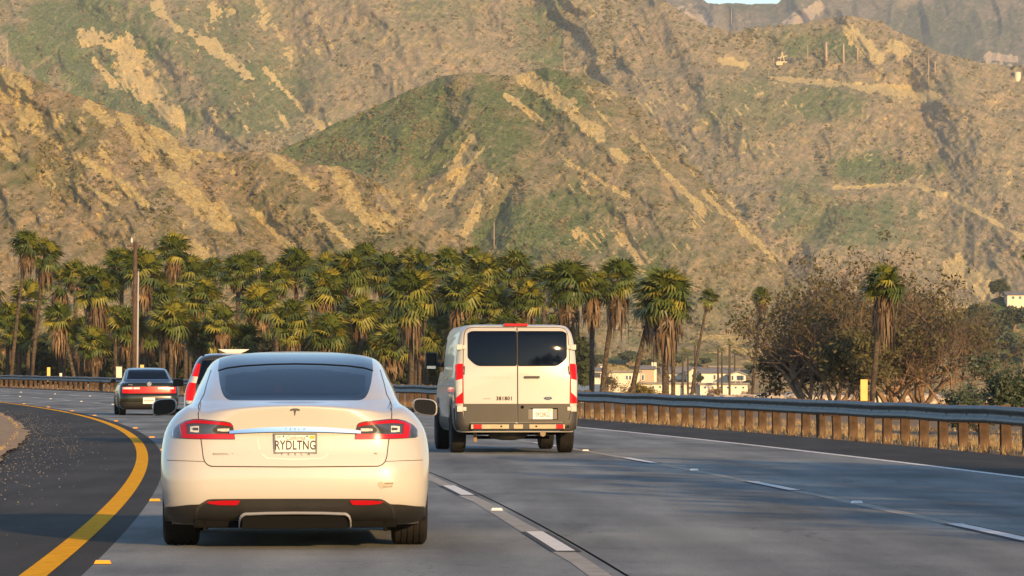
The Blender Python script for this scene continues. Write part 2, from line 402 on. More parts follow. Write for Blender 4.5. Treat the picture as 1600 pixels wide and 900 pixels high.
sheet('ridge_hill', 1950, 0.62, [(380,262),(430,238),(500,205),(560,178),(640,142),(690,121),(730,113),(800,119),(850,106),(900,112),(940,128),(985,148),(1060,232),(1150,330),(1260,450),(1340,560)],
      615, 380, 1340, 500, 290, rel_B,
      [(1,(817,120,9),(855,143,11),(895,178,10),(938,215,8)),(.9,(791,149,4),(847,191,4)),(.9,(958,235,5),(978,250,5)),(.95,(738,220,8),(704,275,7)),
       (.7,(744,240,6),(695,320,5)),(.9,(768,278,8),(727,364,8)),(1,(653,312,9),(655,322,9)),(1,(962,362,5),(1004,404,8)),(.7,(989,213,4),(1045,275,4),(1100,329,4)),
       (.6,(882,249,3),(980,307,4)),(.6,(1100,300,4),(1205,400,5)),(.6,(640,335,5),(625,345,5))],
      [(590,210,130,70,.95),(640,160,90,45,1),(540,240,90,40,.9),(770,200,60,80,.55),(820,370,80,60,.75),(870,150,70,50,.6),(900,350,60,60,.5),(1000,420,60,40,.4)],
      [(600,210,130,80,1.5),(520,235,90,40,1.6),(480,240,60,24,1.6),(790,290,60,40,1.2),(690,150,60,40,1),(850,380,100,70,.8),(1000,480,140,60,.9)], M_HILL, seed=6, nshrub=9000)
sheet('near_hill', 1150, 0.58, [(-60,100),(0,104),(45,118),(100,142),(150,160),(215,185),(262,205),(300,232),(345,238),(400,236),(440,240),(480,256),(530,259),(580,278),(640,312),(690,352),(740,395),(800,440),(900,520)],
      612, -60, 900, 520, 260, rel_A,
      [(1,(22,128,16),(45,185,18)),(.9,(6,112,8),(14,150,16)),(1,(140,162,9),(170,193,9)),(.95,(192,176,9),(236,240,12)),(.95,(246,198,9),(289,256,8)),
       (.68,(67,213,6),(150,260,6),(231,320,6)),(.9,(249,262,8),(300,310,10),(355,355,8)),(.9,(293,291,8),(351,338,7)),(.9,(424,241,5),(493,293,5)),(1,(528,264,9),(545,300,11),(569,338,9)),
       (.9,(565,330,8),(600,360,8)),(.8,(489,329,4),(555,391,5)),(.7,(129,284,4),(182,320,4)),(.9,(293,382,9),(330,405,10)),(.7,(0,200,10),(18,240,10)),(.5,(395,330,5),(470,400,5))],
      [(110,200,60,40,.35),(60,270,80,40,.4),(560,370,80,40,.3),(430,320,60,60,.3)],
      [(60,250,90,50,1),(120,310,90,40,.8),(240,300,150,80,.5),(500,340,120,70,.5),(640,380,60,60,.6)], M_HILL, seed=7, nshrub=8000)
sheet('far_hill', 6200, 0.5, [(960,-40),(1080,-14),(1108,5),(1215,7),(1228,-8),(1300,-30),(1700,-30)], 420, 960, 1700, 330, 190, rel_E,
      [(.7,(1070,30,20),(1120,70,14)),(.6,(1240,40,16),(1280,10,10)),(.8,(1544,88,5),(1586,92,5)),(.5,(1560,110,14),(1590,120,10))],
      [(1450,60,150,60,.6),(1200,10,80,20,.5)], [(1450,60,200,60,.9)], M_HILLF, seed=8)
sheet('foot_slope', 1080, 0.30, [(740,618),(820,590),(900,566),(960,555),(1050,540),(1110,524),(1200,520),(1300,524),(1400,520),(1480,500),(1540,470),(1600,462),(1700,450)], 618, 740, 1700, 440, 90, rel_F,
      [(.9,(1080,530,4),(1220,526,5)),(.8,(1230,520,5),(1330,530,5)),(.7,(930,580,6),(1010,572,6)),(.5,(1200,560,10),(1400,580,12)),(.7,(1130,545,4),(1240,556,5))],
      [(1000,565,120,14,.6),(1560,520,70,50,.7)], [(1000,560,160,20,1),(1570,530,70,60,1.2),(1300,550,160,16,.8)], M_HILL, jit=3, seed=9, nshrub=2500)

def ico(sub=1):
    bm = bmesh.new(); bmesh.ops.create_icosphere(bm, subdivisions=sub, radius=1)
    v = np.array([x.co[:] for x in bm.verts]); f = np.array([[q.index for q in p.verts] for p in bm.faces]); bm.free(); return v, f
IV, IF = ico(1); IV2, IF2 = ico(2)
def blobs(name, P, sz, m, squash=0.75, rough=0.35, sub=1, lift=0.3):
    iv, jf = (IV, IF) if sub == 1 else (IV2, IF2)
    n = len(P); k = len(iv)
    V = iv[None] * (1 + rough*(rng.random((n, k, 1))*2-1))
    V = V * np.stack([0.8+0.5*rng.random(n), 0.8+0.5*rng.random(n), squash*(0.7+0.6*rng.random(n))], -1)[:, None, :] * sz[:, None, None]
    V = V + P[:, None, :]; V[..., 2] += (sz*lift)[:, None]
    Fc = (jf[None] + (np.arange(n)*k)[:, None, None]).reshape(-1, 3)
    me = npmesh(name, V.reshape(-1, 3), Fc)
    return link(name, me, m)
M_SHRUB = mat('chaparral', (0.085, 0.10, 0.035), 0.95, spec=0.1, noise=(0.05, 0.35, (0.24, 0.19, 0.09)), bump=(1.2, 1, 0.6))
P = np.concatenate([a for a, b in SHRUB]); sz = np.concatenate([b for a, b in SHRUB])
o = blobs('hillside_scrub', P, sz, M_SHRUB); tag(o, 'dark green and olive scrub dotted over the dry hillsides', 'scrub', kind='stuff')

# ---------------------------------------------------------------- ground
def ground_z(x, y):
    yy = np.clip(y, 0, 420); off = x - (-3.0 - 0.048*(yy-28) - 0.00043*(yy-28)**2)
    z = 8e-6*np.maximum(0, yy-90)**2 * (1-0.0*off) - 0.09
    dn = sst(15.5, 60, off)
    far = sst(90, 700, y)
    return z*(1-sst(420, 900, y)) - dn*far*3.2 - 0.25*sst(15.3, 19, off) - sst(420, 900, y)*2.2*(1-dn)
gx = np.concatenate([[-2800, -1500, -700, -300], np.arange(-160, 160, 2.5), [300, 700, 1500, 2800]])
gy = np.concatenate([[-1200, -600, -300, -150, -90], np.arange(-60, 500, 5.0), np.arange(500, 1300, 25), [1500, 2200, 4000, 7000, 10400]])
GX, GY = np.meshgrid(gx, gy); GZ = ground_z(GX, GY)
offg = GX - (-3.0 - 0.048*(GY-28) - 0.00043*(GY-28)**2)
GZ += np.where((np.abs(offg-6) > 13), 0.10*fbm(GX/6, GY/6, 4, 3), 0) - np.where(np.abs(offg-6) < 10.5, 0.12, 0)
m_, n, l, b = nodes_mat('dry_ground'); tc = n.new('ShaderNodeTexCoord'); v = tc.outputs['Object']
t1 = tex(n, l, v, 0.35, 8, 0.7); t2 = tex(n, l, v, 9, 5, 0.7); t3 = tex(n, l, v, 60, 3, 0.6)
r1 = ramp(n, [(0.3, (0.20, 0.15, 0.10)), (0.5, (0.33, 0.25, 0.16)), (0.7, (0.44, 0.35, 0.23))]); l.new(t1.outputs['Fac'], r1.inputs[0])
c = mixc(n, l, t2.outputs['Fac'], r1.outputs[0], (0.26, 0.18, 0.11)); c = mixc(n, l, math_n(n, l, 'MULTIPLY', t3.outputs['Fac'], 0.5), c, (0.14, 0.10, 0.07))
l.new(c, b.inputs['Base Color']); b.inputs['Roughness'].default_value = 0.95; b.inputs['Specular IOR Level'].default_value = 0.1
bp = n.new('ShaderNodeBump'); bp.inputs['Distance'].default_value = 0.06; l.new(t2.outputs['Fac'], bp.inputs['Height']); l.new(bp.outputs[0], b.inputs['Normal'])
M_GROUND = m_
me = npmesh('ground', np.stack([GX, GY, GZ], -1).reshape(-1, 3), grid_faces(len(gy), len(gx)))
tag(link('ground', me, M_GROUND, smooth=True), kind='structure')

# ---------------------------------------------------------------- road
def strip_obj(name, offs, D0, D1, step, m, dz=0.0, parent=None, zoff=None, kind='structure', jitter=None):
    Ds = np.arange(D0, D1 + step*0.5, step); V = []
    for i, D in enumerate(Ds):
        for j, o_ in enumerate(offs):
            oo = o_ + (jitter[j]*random.uniform(-1, 1) if jitter else 0)
            p = road(D, oo, dz + (zoff[j] if zoff else 0)); V.append(p)
    nr, nc = len(Ds), len(offs)
    me = npmesh(name, np.array([p[:] for p in V]), grid_faces(nr, nc))
    o = link(name, me, m, parent)
    if parent is None: tag(o, kind=kind)
    return o

def pave_mat(name, base, dark, light, sc=1.0, gravel=0.0, rough=0.85, lane=False):
    m, n, l, b = nodes_mat(name); tc = n.new('ShaderNodeTexCoord'); v = tc.outputs['Object']
    mp = n.new('ShaderNodeMapping'); mp.inputs['Scale'].default_value = (1.0, 0.10, 1.0); l.new(v, mp.inputs[0])
    mp.inputs['Rotation'].default_value = (0, 0, -0.06)
    a = tex(n, l, mp.outputs[0], 0.9*sc, 6, 0.6); a2 = tex(n, l, v, 0.22, 4, 0.55); g = tex(n, l, v, 14*sc, 6, 0.8); g2 = tex(n, l, v, 70*sc, 3, 0.7)
    r = ramp(n, [(0.41, dark), (0.5, base), (0.585, light)]); 
    fa = math_n(n, l, 'ADD', math_n(n, l, 'MULTIPLY', a.outputs['Fac'], 0.45), math_n(n, l, 'ADD', math_n(n, l, 'MULTIPLY', a2.outputs['Fac'], 0.35), math_n(n, l, 'MULTIPLY', g.outputs['Fac'], 0.2)))
    l.new(fa, r.inputs[0])
    rg = ramp(n, [(0.35, (0.55, 0.55, 0.55)), (0.62, (1.25, 1.25, 1.25))]); l.new(g2.outputs['Fac'], rg.inputs[0])
    c = mixc(n, l, 0.85, r.outputs[0], rg.outputs[0], 'MULTIPLY')
    if lane:
        au = n.new('ShaderNodeAttribute'); au.attribute_name = 'lane_u'; u = au.outputs['Fac']
        def bandn(c0, w0):
            d_ = math_n(n, l, 'DIVIDE', math_n(n, l, 'SUBTRACT', u, c0), w0); return math_n(n, l, 'POWER', 2.718, math_n(n, l, 'MULTIPLY', math_n(n, l, 'MULTIPLY', d_, d_), -1.0))
        bt = math_n(n, l, 'ADD', math_n(n, l, 'ADD', bandn(.25, .085), bandn(.75, .085)), math_n(n, l, 'MULTIPLY', bandn(.5, .06), 0.7))
        c = mixc(n, l, math_n(n, l, 'MULTIPLY', math_n(n, l, 'MULTIPLY', bt, a.outputs['Fac']), 0.55), c, tuple(x*0.72 for x in dark))
        cm = n.new('ShaderNodeMapping'); cm.inputs['Scale'].default_value = (1.0, .22, 1.0); l.new(v, cm.inputs[0])
        vc = n.new('ShaderNodeTexVoronoi'); vc.feature = 'DISTANCE_TO_EDGE'; vc.inputs['Scale'].default_value = .42
        wn = tex(n, l, v, 1.3, 4); wv_ = n.new('ShaderNodeVectorMath'); wv_.operation = 'MULTIPLY_ADD'; l.new(wn.outputs['Color'], wv_.inputs[0]); wv_.inputs[1].default_value = (.9, .9, 0); l.new(cm.outputs[0], wv_.inputs[2]); l.new(wv_.outputs[0], vc.inputs['Vector'])
        ck = ramp(n, [(0.0, (1, 1, 1)), (0.006, (0, 0, 0))]); l.new(vc.outputs['Distance'], ck.inputs[0])
        sel = ramp(n, [(0.52, (0, 0, 0)), (0.60, (1, 1, 1))]); l.new(a2.outputs['Fac'], sel.inputs[0])
        c = mixc(n, l, math_n(n, l, 'MULTIPLY', math_n(n, l, 'MULTIPLY', ck.outputs[0], sel.outputs[0]), 0.6), c, (0.05, 0.05, 0.05))
    l.new(c, b.inputs['Base Color']); b.inputs['Roughness'].default_value = rough; b.inputs['Specular IOR Level'].default_value = 0.15
    bp = n.new('ShaderNodeBump'); bp.inputs['Strength'].default_value = 0.6; bp.inputs['Distance'].default_value = 0.006
    l.new(g2.outputs['Fac'], bp.inputs['Height']); l.new(bp.outputs[0], b.inputs['Normal'])
    return m
M_CONC = pave_mat('worn_concrete', (0.225, 0.233, 0.226), (0.125, 0.130, 0.128), (0.32, 0.33, 0.31), lane=True)
M_ASPH = pave_mat('dark_asphalt', (0.052, 0.047, 0.041), (0.036, 0.034, 0.031), (0.072, 0.064, 0.055), 1.4)
M_BLACK = mat('joint_tar', (0.035, 0.035, 0.036), 0.85)
M_TAN = mat('bleached_concrete', (0.34, 0.31, 0.265), 0.9, noise=(6, 0.25), bump=(60, 0.5, 0.004))
M_WHITEP = mat('white_road_paint', (0.78, 0.76, 0.72), 0.85, spec=0.1, noise=(14, 0.10), bump=(80, 0.4, 0.003))
M_YELLOWP = mat('yellow_road_paint', (0.95, 0.40, 0.008), 0.9, spec=0.05, noise=(7, 0.22), bump=(80, 0.4, 0.003))
D0, D1 = 8.0, 420.0
shoulder = strip_obj('median_shoulder', [-2.6, -1.6, -0.8, 0.0, 0.30], -140, D1, 2, M_ASPH, 0.0, zoff=[-0.10, -0.01, 0, 0, 0], jitter=[0.12, 0, 0, 0, 0])
strip_obj('outer_shoulder', [10.92, 12, 13.6, 14.6], -140, D1, 2, M_ASPH, 0.0, zoff=[0, 0, -0.02, -0.16], jitter=[0, 0, 0, 0.15])
# three lanes of concrete slabs with real joints between them
lanes = [(0.30, 3.716), (3.742, 7.314), (7.334, 10.90)]
rd = strip_obj('road', [0.30, 10.92], -140, D1, 2, M_BLACK, -0.014)
for i, (a_, b_) in enumerate(lanes):
    step = 4.6; Dq = 12.0 + i*0.0
    k = 0; V = []; Fq = []
    ds = [-140 + step*q for q in range(int(560/step))]
    for q, d in enumerate(ds):
        g = 0.006
        for dd in (d+g, d+step*0.5, d+step-g):
            for oo in (a_, (a_+b_)/2, b_): V.append(road(dd, oo, 0.0)[:])
        n0 = q*9
        for r_ in (0, 1):
            for c_ in (0, 1): Fq.append((n0+r_*3+c_, n0+r_*3+c_+1, n0+r_*3+c_+4, n0+r_*3+c_+3))
    me = npmesh('lane', np.array(V), np.array(Fq)); la = me.attributes.new('lane_u', 'FLOAT', 'POINT'); la.data.foreach_set('value', np.tile([0.0, .5, 1.0], len(V)//3).astype(np.float32))
    o = link('lane', me, M_CONC, rd)
strip_obj('edge_line', [-0.09, 0.085], -130, D1, 1, M_YELLOWP, 0.004, rd)
strip_obj('edge_line', [10.72, 10.86], -130, D1, 1, M_WHITEP, 0.004, rd)
strip_obj('ghost_strip', [3.49, 3.64], -130, D1, 2, M_TAN, 0.003, rd, jitter=[0.02, 0.01])
strip_obj('ghost_strip', [7.15, 7.31], -130, D1, 2, M_TAN, 0.003, rd, jitter=[0.02, 0.004])
for base_off, st in ((3.58, 31.8), (7.23, 33.5)):
    for k in range(-1, 26):
        d = st + 14.63*k
        strip_obj('dash_outline', [base_off-0.11, base_off+0.11], d-0.1, d+3.9, 1.0, M_BLACK, 0.0055, rd) if k < 8 else None  # black painted border under the nearer dashes
        strip_obj('lane_dash', [base_off-0.07, base_off+0.065], d, d+3.9, 1.3, M_WHITEP, 0.008, rd)
# raised markers
ORD = ['first', 'second', 'third', 'fourth', 'fifth', 'sixth', 'seventh', 'eighth', 'ninth', 'tenth', 'eleventh', 'twelfth', 'thirteenth', 'fourteenth', 'fifteenth', 'sixteenth', 'seventeenth', 'eighteenth', 'nineteenth', 'twentieth', 'twenty-first', 'twenty-second'] + ['twenty-' + q for q in ('third', 'fourth', 'fifth', 'sixth', 'seventh', 'eighth', 'ninth')] + ['thirtieth', 'thirty-first', 'thirty-second', 'thirty-third']
def marker(name, D, off, m, label, grp, w=0.11, dl=0.11):
    mb = MB(); h = 0.022
    mb.add([(-w/2,-dl/2,0),(w/2,-dl/2,0),(w/2,dl/2,0),(-w/2,dl/2,0),(-w/2+.012,-dl/2+.03,h),(w/2-.012,-dl/2+.03,h),(w/2-.012,dl/2-.03,h),(-w/2+.012,dl/2-.03,h)],
           [(0,3,2,1),(4,5,6,7),(0,1,5,4),(1,2,6,5),(2,3,7,6),(3,0,4,7)])
    o = mb.build(name, m); o.location = road(D, off, 0.004); o.rotation_euler = (0, 0, heading(D)); tag(o, label, 'road marker', grp); return o
M_MK = mat('white_marker', (0.85, 0.82, 0.75), 0.35); M_MKY = mat('amber_marker', (0.95, 0.42, 0.03), 0.35)
for k in range(-1, 20):
    for (off, st, nm) in ((3.58, 41.3, 'left'), (7.23, 43.4, 'right')):
        D = st + 14.63*k
        if D < 30: continue
        if k < 30:
            lab = f"white raised marker on the {'inner' if nm=='left' else 'outer'} dashed lane line, {ORD[k]} nearest to the camera"
        else: lab = 'small white raised marker on a dashed lane line far down the road'
        marker('road_marker', D, off - 0.0, M_MK, lab, 'white raised markers on the lane lines')
for k in range(0, 20):
    D = 29.9 + 14.63*k
    lab = f"amber raised marker beside the yellow line, {ORD[k]} nearest to the camera" if k < 30 else 'amber raised marker beside the yellow line further round the bend'
    marker('road_marker', D, 0.36, M_MKY, lab, 'amber raised markers along the yellow line', 0.115, 0.11)
# gravel strewn on the median shoulder
n_ = 2000; P = []
for i in range(n_):
    D = 30 + 120*random.random()**1.3; off = -2.3 + abs(random.gauss(0, 0.7))
    if off > -0.3: continue
    P.append(road(D, off, 0.003)[:])
P = np.array(P); o = blobs('gravel', P, 0.004 + 0.007*rng.random(len(P))**2, mat('pale_gravel', (0.20, 0.175, 0.14), 0.9, noise=(30, 0.3)), 0.7, 0.25)
tag(o, 'pale gravel strewn over the dark median shoulder', 'gravel', kind='stuff')
# ================================================================ VEHICLES
def cubic(xs, ys):
    """monotone cubic (PCHIP) interpolation"""
    xs = np.array(xs, float); ys = np.array(ys, float); h = np.diff(xs); dl = np.diff(ys)/h
    m = np.zeros(len(xs)); m[0] = dl[0]; m[-1] = dl[-1]
    for i in range(1, len(xs)-1):
        if dl[i-1]*dl[i] > 0:
            w1 = 2*h[i]+h[i-1]; w2 = h[i]+2*h[i-1]; m[i] = (w1+w2)/(w1/dl[i-1]+w2/dl[i])
    def f(x):
        x = min(max(x, xs[0]), xs[-1]); i = int(min(max(np.searchsorted(xs, x)-1, 0), len(xs)-2))
        t = (x-xs[i])/h[i]
        return float((2*t**3-3*t**2+1)*ys[i]+(t**3-2*t**2+t)*h[i]*m[i]+(-2*t**3+3*t**2)*ys[i+1]+(t**3-t**2)*h[i]*m[i+1])
    return f

class Shell:
    """a car body built from horizontal slices; local frame x right, y forward, z up, rear face at y = 0"""
    def __init__(s, W, YR, YF, RX, RY, crown, warp=None, fx=0.5, fy=0.6, taper=0.05, zs=None):
        s.w = cubic(*zip(*W)); s.yr = cubic(*zip(*YR)); s.yf = cubic(*zip(*YF)); s.rx = cubic(*zip(*RX)); s.ry = cubic(*zip(*RY))
        s.cr = cubic(*zip(*crown)); s.warp = cubic(*zip(*warp)) if warp else (lambda z: 0.0)
        s.fx, s.fy, s.tp = fx, fy, taper; s.zs = zs
    def params(s, q):
        w = max(s.w(q), 0.004); yr = s.yr(q); yf = s.yf(q); rx = min(s.rx(q), w*0.999); ry = s.ry(q); c = s.cr(q)
        L = max(yf - yr, 0.02); c = min(c, L*0.1); ry = min(ry, L*0.4); fy = min(s.fy, L*0.4); fx = min(s.fx, w*0.98)
        return w, yr, yf, rx, ry, c, fx, fy
    def wx(s, x):
        x = abs(x); t = min(max((x-.62)/.2, 0), 1); return x*x*(1-t*t*(3-2*t))
    def Rq(s, x, q):
        w, yr, yf, rx, ry, c, fx, fy = s.params(q); x = min(abs(x), w*0.9995); y = yr + c*(x/w)**2
        e = x-(w-rx)
        if e > 0: y += ry*(1-math.sqrt(max(0, 1-(e/rx)**2.2))**(1/1.1))
        return y
    def q_of(s, x, z):
        q = z
        for _ in range(12): q = z + s.warp(q)*s.wx(x)
        return q
    def R(s, x, z): return s.Rq(x, s.q_of(x, z))
    def side(s, y, z):
        q = z
        for _ in range(6):
            w, yr, yf, rx, ry, c, fx, fy = s.params(q); y0 = yr+c+ry; y1 = yf-fy
            if y < y0:
                t = min(1, (y0-y)/max(ry, 1e-4)); x = (w-rx)+rx*math.sqrt(max(0, 1-t**2))
            elif y > y1: t = min(1, (y-y1)/max(fy, 1e-4)); x = (w-s.tp-fx)+fx*math.sqrt(max(0, 1-t**2))
            else: x = w - s.tp*((y-y0)/max(y1-y0, 1e-3))**2
            q = z + s.warp(q)*s.wx(x)
        return x
    def ring(s, q):
        w, yr, yf, rx, ry, c, fx, fy = s.params(q); P = []
        for i in range(14): x = (w-rx)*i/14.0; P.append((x, s.Rq(x, q)))
        for i in range(13):
            a = math.pi/2*i/13; x = (w-rx)+rx*math.sin(a); P.append((x, s.Rq(x, q)))
        y0 = yr+c+ry; y1 = max(yf-fy, y0+0.002)
        for i in range(56):
            y = y0+(y1-y0)*i/55.0; P.append((w-s.tp*((y-y0)/(y1-y0))**2, y))
        wf = w-s.tp
        for i in range(1, 12):
            a = math.pi/2*i/12; P.append((max(wf-fx, 0)+min(fx, wf)*math.cos(a), y1+fy*math.sin(a)))
        for i in range(1, 6): P.append((max(wf-fx, 0)*(1-i/5.0), y1+fy))
        full = [(x, y) for x, y in P] + [(-x, y) for x, y in P[-2:0:-1]]
        return [(x, y, q - s.warp(q)*s.wx(x)) for x, y in full]
    def build(s, name, m, parent, arches=(), cut=None):
        V = []; n = None
        for q in s.zs: r = s.ring(q); n = len(r); V += r
        V = [list(v) for v in V]
        for (ya, za, ra) in arches:
            for v in V:
                if abs(v[0]) > s.w(za)*0.62:
                    d = math.hypot(v[1]-ya, v[2]-za)
                    if ra*0.86 < d < ra*1.12:
                        k = ra/d; v[1] = ya+(v[1]-ya)*k; v[2] = za+(v[2]-za)*k
        Fq = []; cutf = []
        for i in range(len(s.zs)-1):
            for k in range(n):
                q = (i*n+k, i*n+(k+1) % n, (i+1)*n+(k+1) % n, (i+1)*n+k)
                if any(abs(sum(V[j][0] for j in q)/4) > s.w(za)*0.62 and all(math.hypot(V[j][1]-ya, V[j][2]-za) < ra+0.004 for j in q) for ya, za, ra in arches): continue
                if cut:
                    cx = sum(V[j][0] for j in q)/4; cy = sum(V[j][1] for j in q)/4; cz = sum(V[j][2] for j in q)/4
                    r_ = cut(cx, cy, cz)
                    if r_:
                        if r_ == 2: cutf.append(q)
                        continue
                Fq.append(q)
        b0 = 0; t0 = (len(s.zs)-1)*n
        Fq.append(tuple(range(t0, t0+n)))
        me = bpy.data.meshes.new(name); me.from_pydata(V, [], Fq); me.update()
        bm = bmesh.new(); bm.from_mesh(me); bmesh.ops.remove_doubles(bm, verts=bm.verts, dist=0.0005)
        bmesh.ops.recalc_face_normals(bm, faces=bm.faces); bm.to_mesh(me); bm.free()
        if cutf:
            me2 = bpy.data.meshes.new('windscreen'); me2.from_pydata(V, [], cutf); me2.update()
            bm = bmesh.new(); bm.from_mesh(me2); bmesh.ops.delete(bm, geom=[v for v in bm.verts if not v.link_faces], context='VERTS'); bm.to_mesh(me2); bm.free()
            link('windscreen', me2, M_SEEG, parent, smooth=True)
        return link(name, me, m, parent, smooth=True)

def resample(pts, n):
    pts = [np.array(p, float) for p in pts]
    d = [0]
    for a, b in zip(pts[:-1], pts[1:]): d.append(d[-1]+np.linalg.norm(b-a))
    t = np.linspace(0, d[-1], n); A = np.array(pts)
    return np.stack([np.interp(t, d, A[:, k]) for k in range(A.shape[1])], 1)

def panel(name, proj, top, bot, nu, nv, m, parent, lift=0.004, thick=0.012, smooth=True, mode='rear', sign=1):
    """a thin shaped panel lying on a body surface between two edge curves.
    rear: curve points (x, z), proj(x,z)->y ; side: curve points (y, z), proj(y,z)->x"""
    T = resample(top, nu); B = resample(bot, nu); V = []
    for lay, off in ((0, lift), (1, lift-thick)):
        for j in range(nv):
            t = j/(nv-1)
            for i in range(nu):
                a, z = B[i]*(1-t)+T[i]*t
                if mode == 'rear': V.append((a, proj(a, z)-off, z))
                else: V.append((sign*(proj(a, z)+off), a, z))
    n1 = nu*nv; Fq = []
    for j in range(nv-1):
        for i in range(nu-1):
            q = (j*nu+i, j*nu+i+1, (j+1)*nu+i+1, (j+1)*nu+i); Fq.append(q); Fq.append(tuple(n1+k for k in q[::-1]))
    edge = [i for i in range(nu)] + [j*nu+nu-1 for j in range(1, nv)] + [(nv-1)*nu+i for i in range(nu-2, -1, -1)] + [j*nu for j in range(nv-2, 0, -1)]
    for a, b in zip(edge, edge[1:]+edge[:1]): Fq.append((a, n1+a, n1+b, b))
    me = bpy.data.meshes.new(name); me.from_pydata(V, [], Fq); me.update()
    bm = bmesh.new(); bm.from_mesh(me); bmesh.ops.remove_doubles(bm, verts=bm.verts, dist=0.0002)
    bmesh.ops.dissolve_degenerate(bm, edges=bm.edges, dist=0.0001)
    bmesh.ops.recalc_face_normals(bm, faces=bm.faces)
    for e in bm.edges:
        if len(e.link_faces) == 2 and e.calc_face_angle(0) > 0.9: e.smooth = False
    bm.to_mesh(me); bm.free()
    return link(name, me, m, parent, smooth=smooth)

def ribbon(name, proj, pts, width, m, parent, lift=0.0015, n=40, mode='rear', sign=1, closed=False):
    P = resample(pts + ([pts[0]] if closed else []), n); V = []; 
    for i in range(n):
        a = P[max(i-1, 0)]; b = P[min(i+1, n-1)]; t = (b-a)/max(1e-9, np.linalg.norm(b-a)); nn = np.array([-t[1], t[0]])*width/2
        for sgn in (-1, 1):
            u, z = P[i]+nn*sgn
            V.append((u, proj(u, z)-lift, z) if mode == 'rear' else (sign*(proj(u, z)+lift), u, z))
    Fq = [(2*i, 2*i+1, 2*i+3, 2*i+2) for i in range(n-1)]
    return pyobj(name, V, Fq, m, parent, smooth=True)

def wheel(parent, x, y, r, wd, m_t, m_r, side):
    """tyre with tread grooves and a spoked rim; side = -1 left, +1 right (outer face)"""
    prof = [(-wd*0.44, r*0.66), (-wd*0.5, r*0.74), (-wd*0.5, r*0.88), (-wd*0.46, r*0.955), (-wd*0.40, r*0.992)]
    for g in (-0.26, -0.09, 0.09, 0.26):
        prof += [(wd*(g-0.03), r), (wd*(g-0.022), r*0.984), (wd*(g+0.022), r*0.984), (wd*(g+0.03), r)]
    prof += [(wd*0.40, r*0.992), (wd*0.46, r*0.955), (wd*0.5, r*0.88), (wd*0.5, r*0.74), (wd*0.44, r*0.66)]
    t = MB().lathe(prof, 48, 'X').build('tyre', m_t, parent, smooth=False); t.location = (x, y, r)
    mb = MB().lathe([(-wd*0.40, r*0.66), (-wd*0.30, r*0.62), (wd*0.30, r*0.62), (wd*0.42, r*0.67), (wd*0.45, r*0.645), (wd*0.30, r*0.58), (wd*0.18, r*0.5), (wd*0.16, 0.001)], 32, 'X')
    for k in range(5):
        a = 2*math.pi*k/5; M = Matrix.Rotation(a, 4, 'X')
        mb.box(wd*0.2, wd*0.40, -0.035, 0.035, 0.05, r*0.62, M)
    rm = mb.build('rim', m_r, t, smooth=False)
    if side < 0: rm.rotation_euler = (0, 0, math.pi)
    return t

_txt = {}
def text(name, s, size, m, parent, loc, depth=0.002, rot=(math.pi/2, 0, 0), shear=0.0, sx=1.0, align='CENTER', spacing=1.0, bold=0.0):
    cu = bpy.data.curves.new(name, 'FONT'); cu.body = s; cu.size = size; cu.extrude = depth; cu.shear = shear
    cu.align_x = align; cu.align_y = 'CENTER'; cu.space_character = spacing; cu.resolution_u = 3; cu.offset = bold
    tmp = bpy.data.objects.new('tmp', cu); COL.objects.link(tmp)
    dg = bpy.context.evaluated_depsgraph_get(); me = bpy.data.meshes.new_from_object(tmp.evaluated_get(dg))
    bpy.data.objects.remove(tmp); bpy.data.curves.remove(cu); me.name = name
    me.transform(Matrix.Diagonal((sx, 1, 1, 1)))
    me.materials.clear()
    o = link(name, me, m, parent); o.location = loc; o.rotation_euler = rot
    return o

def paint(name, col, rough=0.28, coat=1.0, metal=0.0):
    m = mat(name, col, rough, metal, 0.5, coat, noise=(1.2, 0.02), bump=None)
    return m
M_WPAINT = paint('white_car_paint', (0.50, 0.475, 0.43), 0.35)
M_VPAINT = mat('white_van_paint', (0.49, 0.465, 0.42), 0.34, coat=0.5, noise=(0.8, 0.03))
M_GLASS = mat('tinted_glass', (0.003, 0.006, 0.014), 0.03, spec=0.17, coat=0.0)
M_SEEG = mat('see_through_glass', (0.002, 0.005, 0.014), 0.03, spec=0.14); M_SEEG.node_tree.nodes['Principled BSDF'].inputs['Alpha'].default_value = 0.8
M_ROOFG = mat('roof_glass', (0.006, 0.012, 0.03), 0.08, spec=0.22, coat=0.0)
M_PLASTIC = mat('black_plastic', (0.024, 0.023, 0.021), 0.5, noise=(5, 0.2), bump=(200, 0.2, 0.001))
M_PLASTICG = mat('grey_plastic', (0.042, 0.038, 0.032), 0.55, noise=(4, 0.12), bump=(220, 0.3, 0.001))
M_TYRE = mat('tyre_rubber', (0.014, 0.0135, 0.013), 0.9, spec=.2, noise=(7, 0.3, (0.024, 0.022, 0.02)), bump=(60, 0.3, 0.002))
M_RIM = mat('alloy_rim', (0.30, 0.30, 0.30), 0.35, metal=0.9)
M_CHROME = mat('chrome', (0.72, 0.73, 0.74), 0.12, metal=1.0)
M_SATIN = mat('satin_metal', (0.55, 0.55, 0.55), 0.3, metal=1.0)
M_DARK = mat('underbody', (0.006, 0.006, 0.006), 0.9, spec=0.1)
M_GAP = mat('panel_gap', (0.05, 0.045, 0.04), 0.9)
M_RED = mat('red_lens', (0.42, 0.004, 0.008), 0.2, spec=0.4, coat=0.3)
M_REDL = mat('lit_red_lens', (0.42, 0.003, 0.003), 0.3, spec=.25, emit=((1.0, 0.01, 0.01), 0.3))
M_LENS = mat('dark_lens', (0.05, 0.052, 0.058), 0.08, spec=0.8, coat=1.0)
M_CLEAR = mat('clear_lens', (0.62, 0.58, 0.52), 0.15, coat=1.0, noise=(60, 0.25))
M_PLATE = mat('plate_white', (0.78, 0.75, 0.68), 0.5)
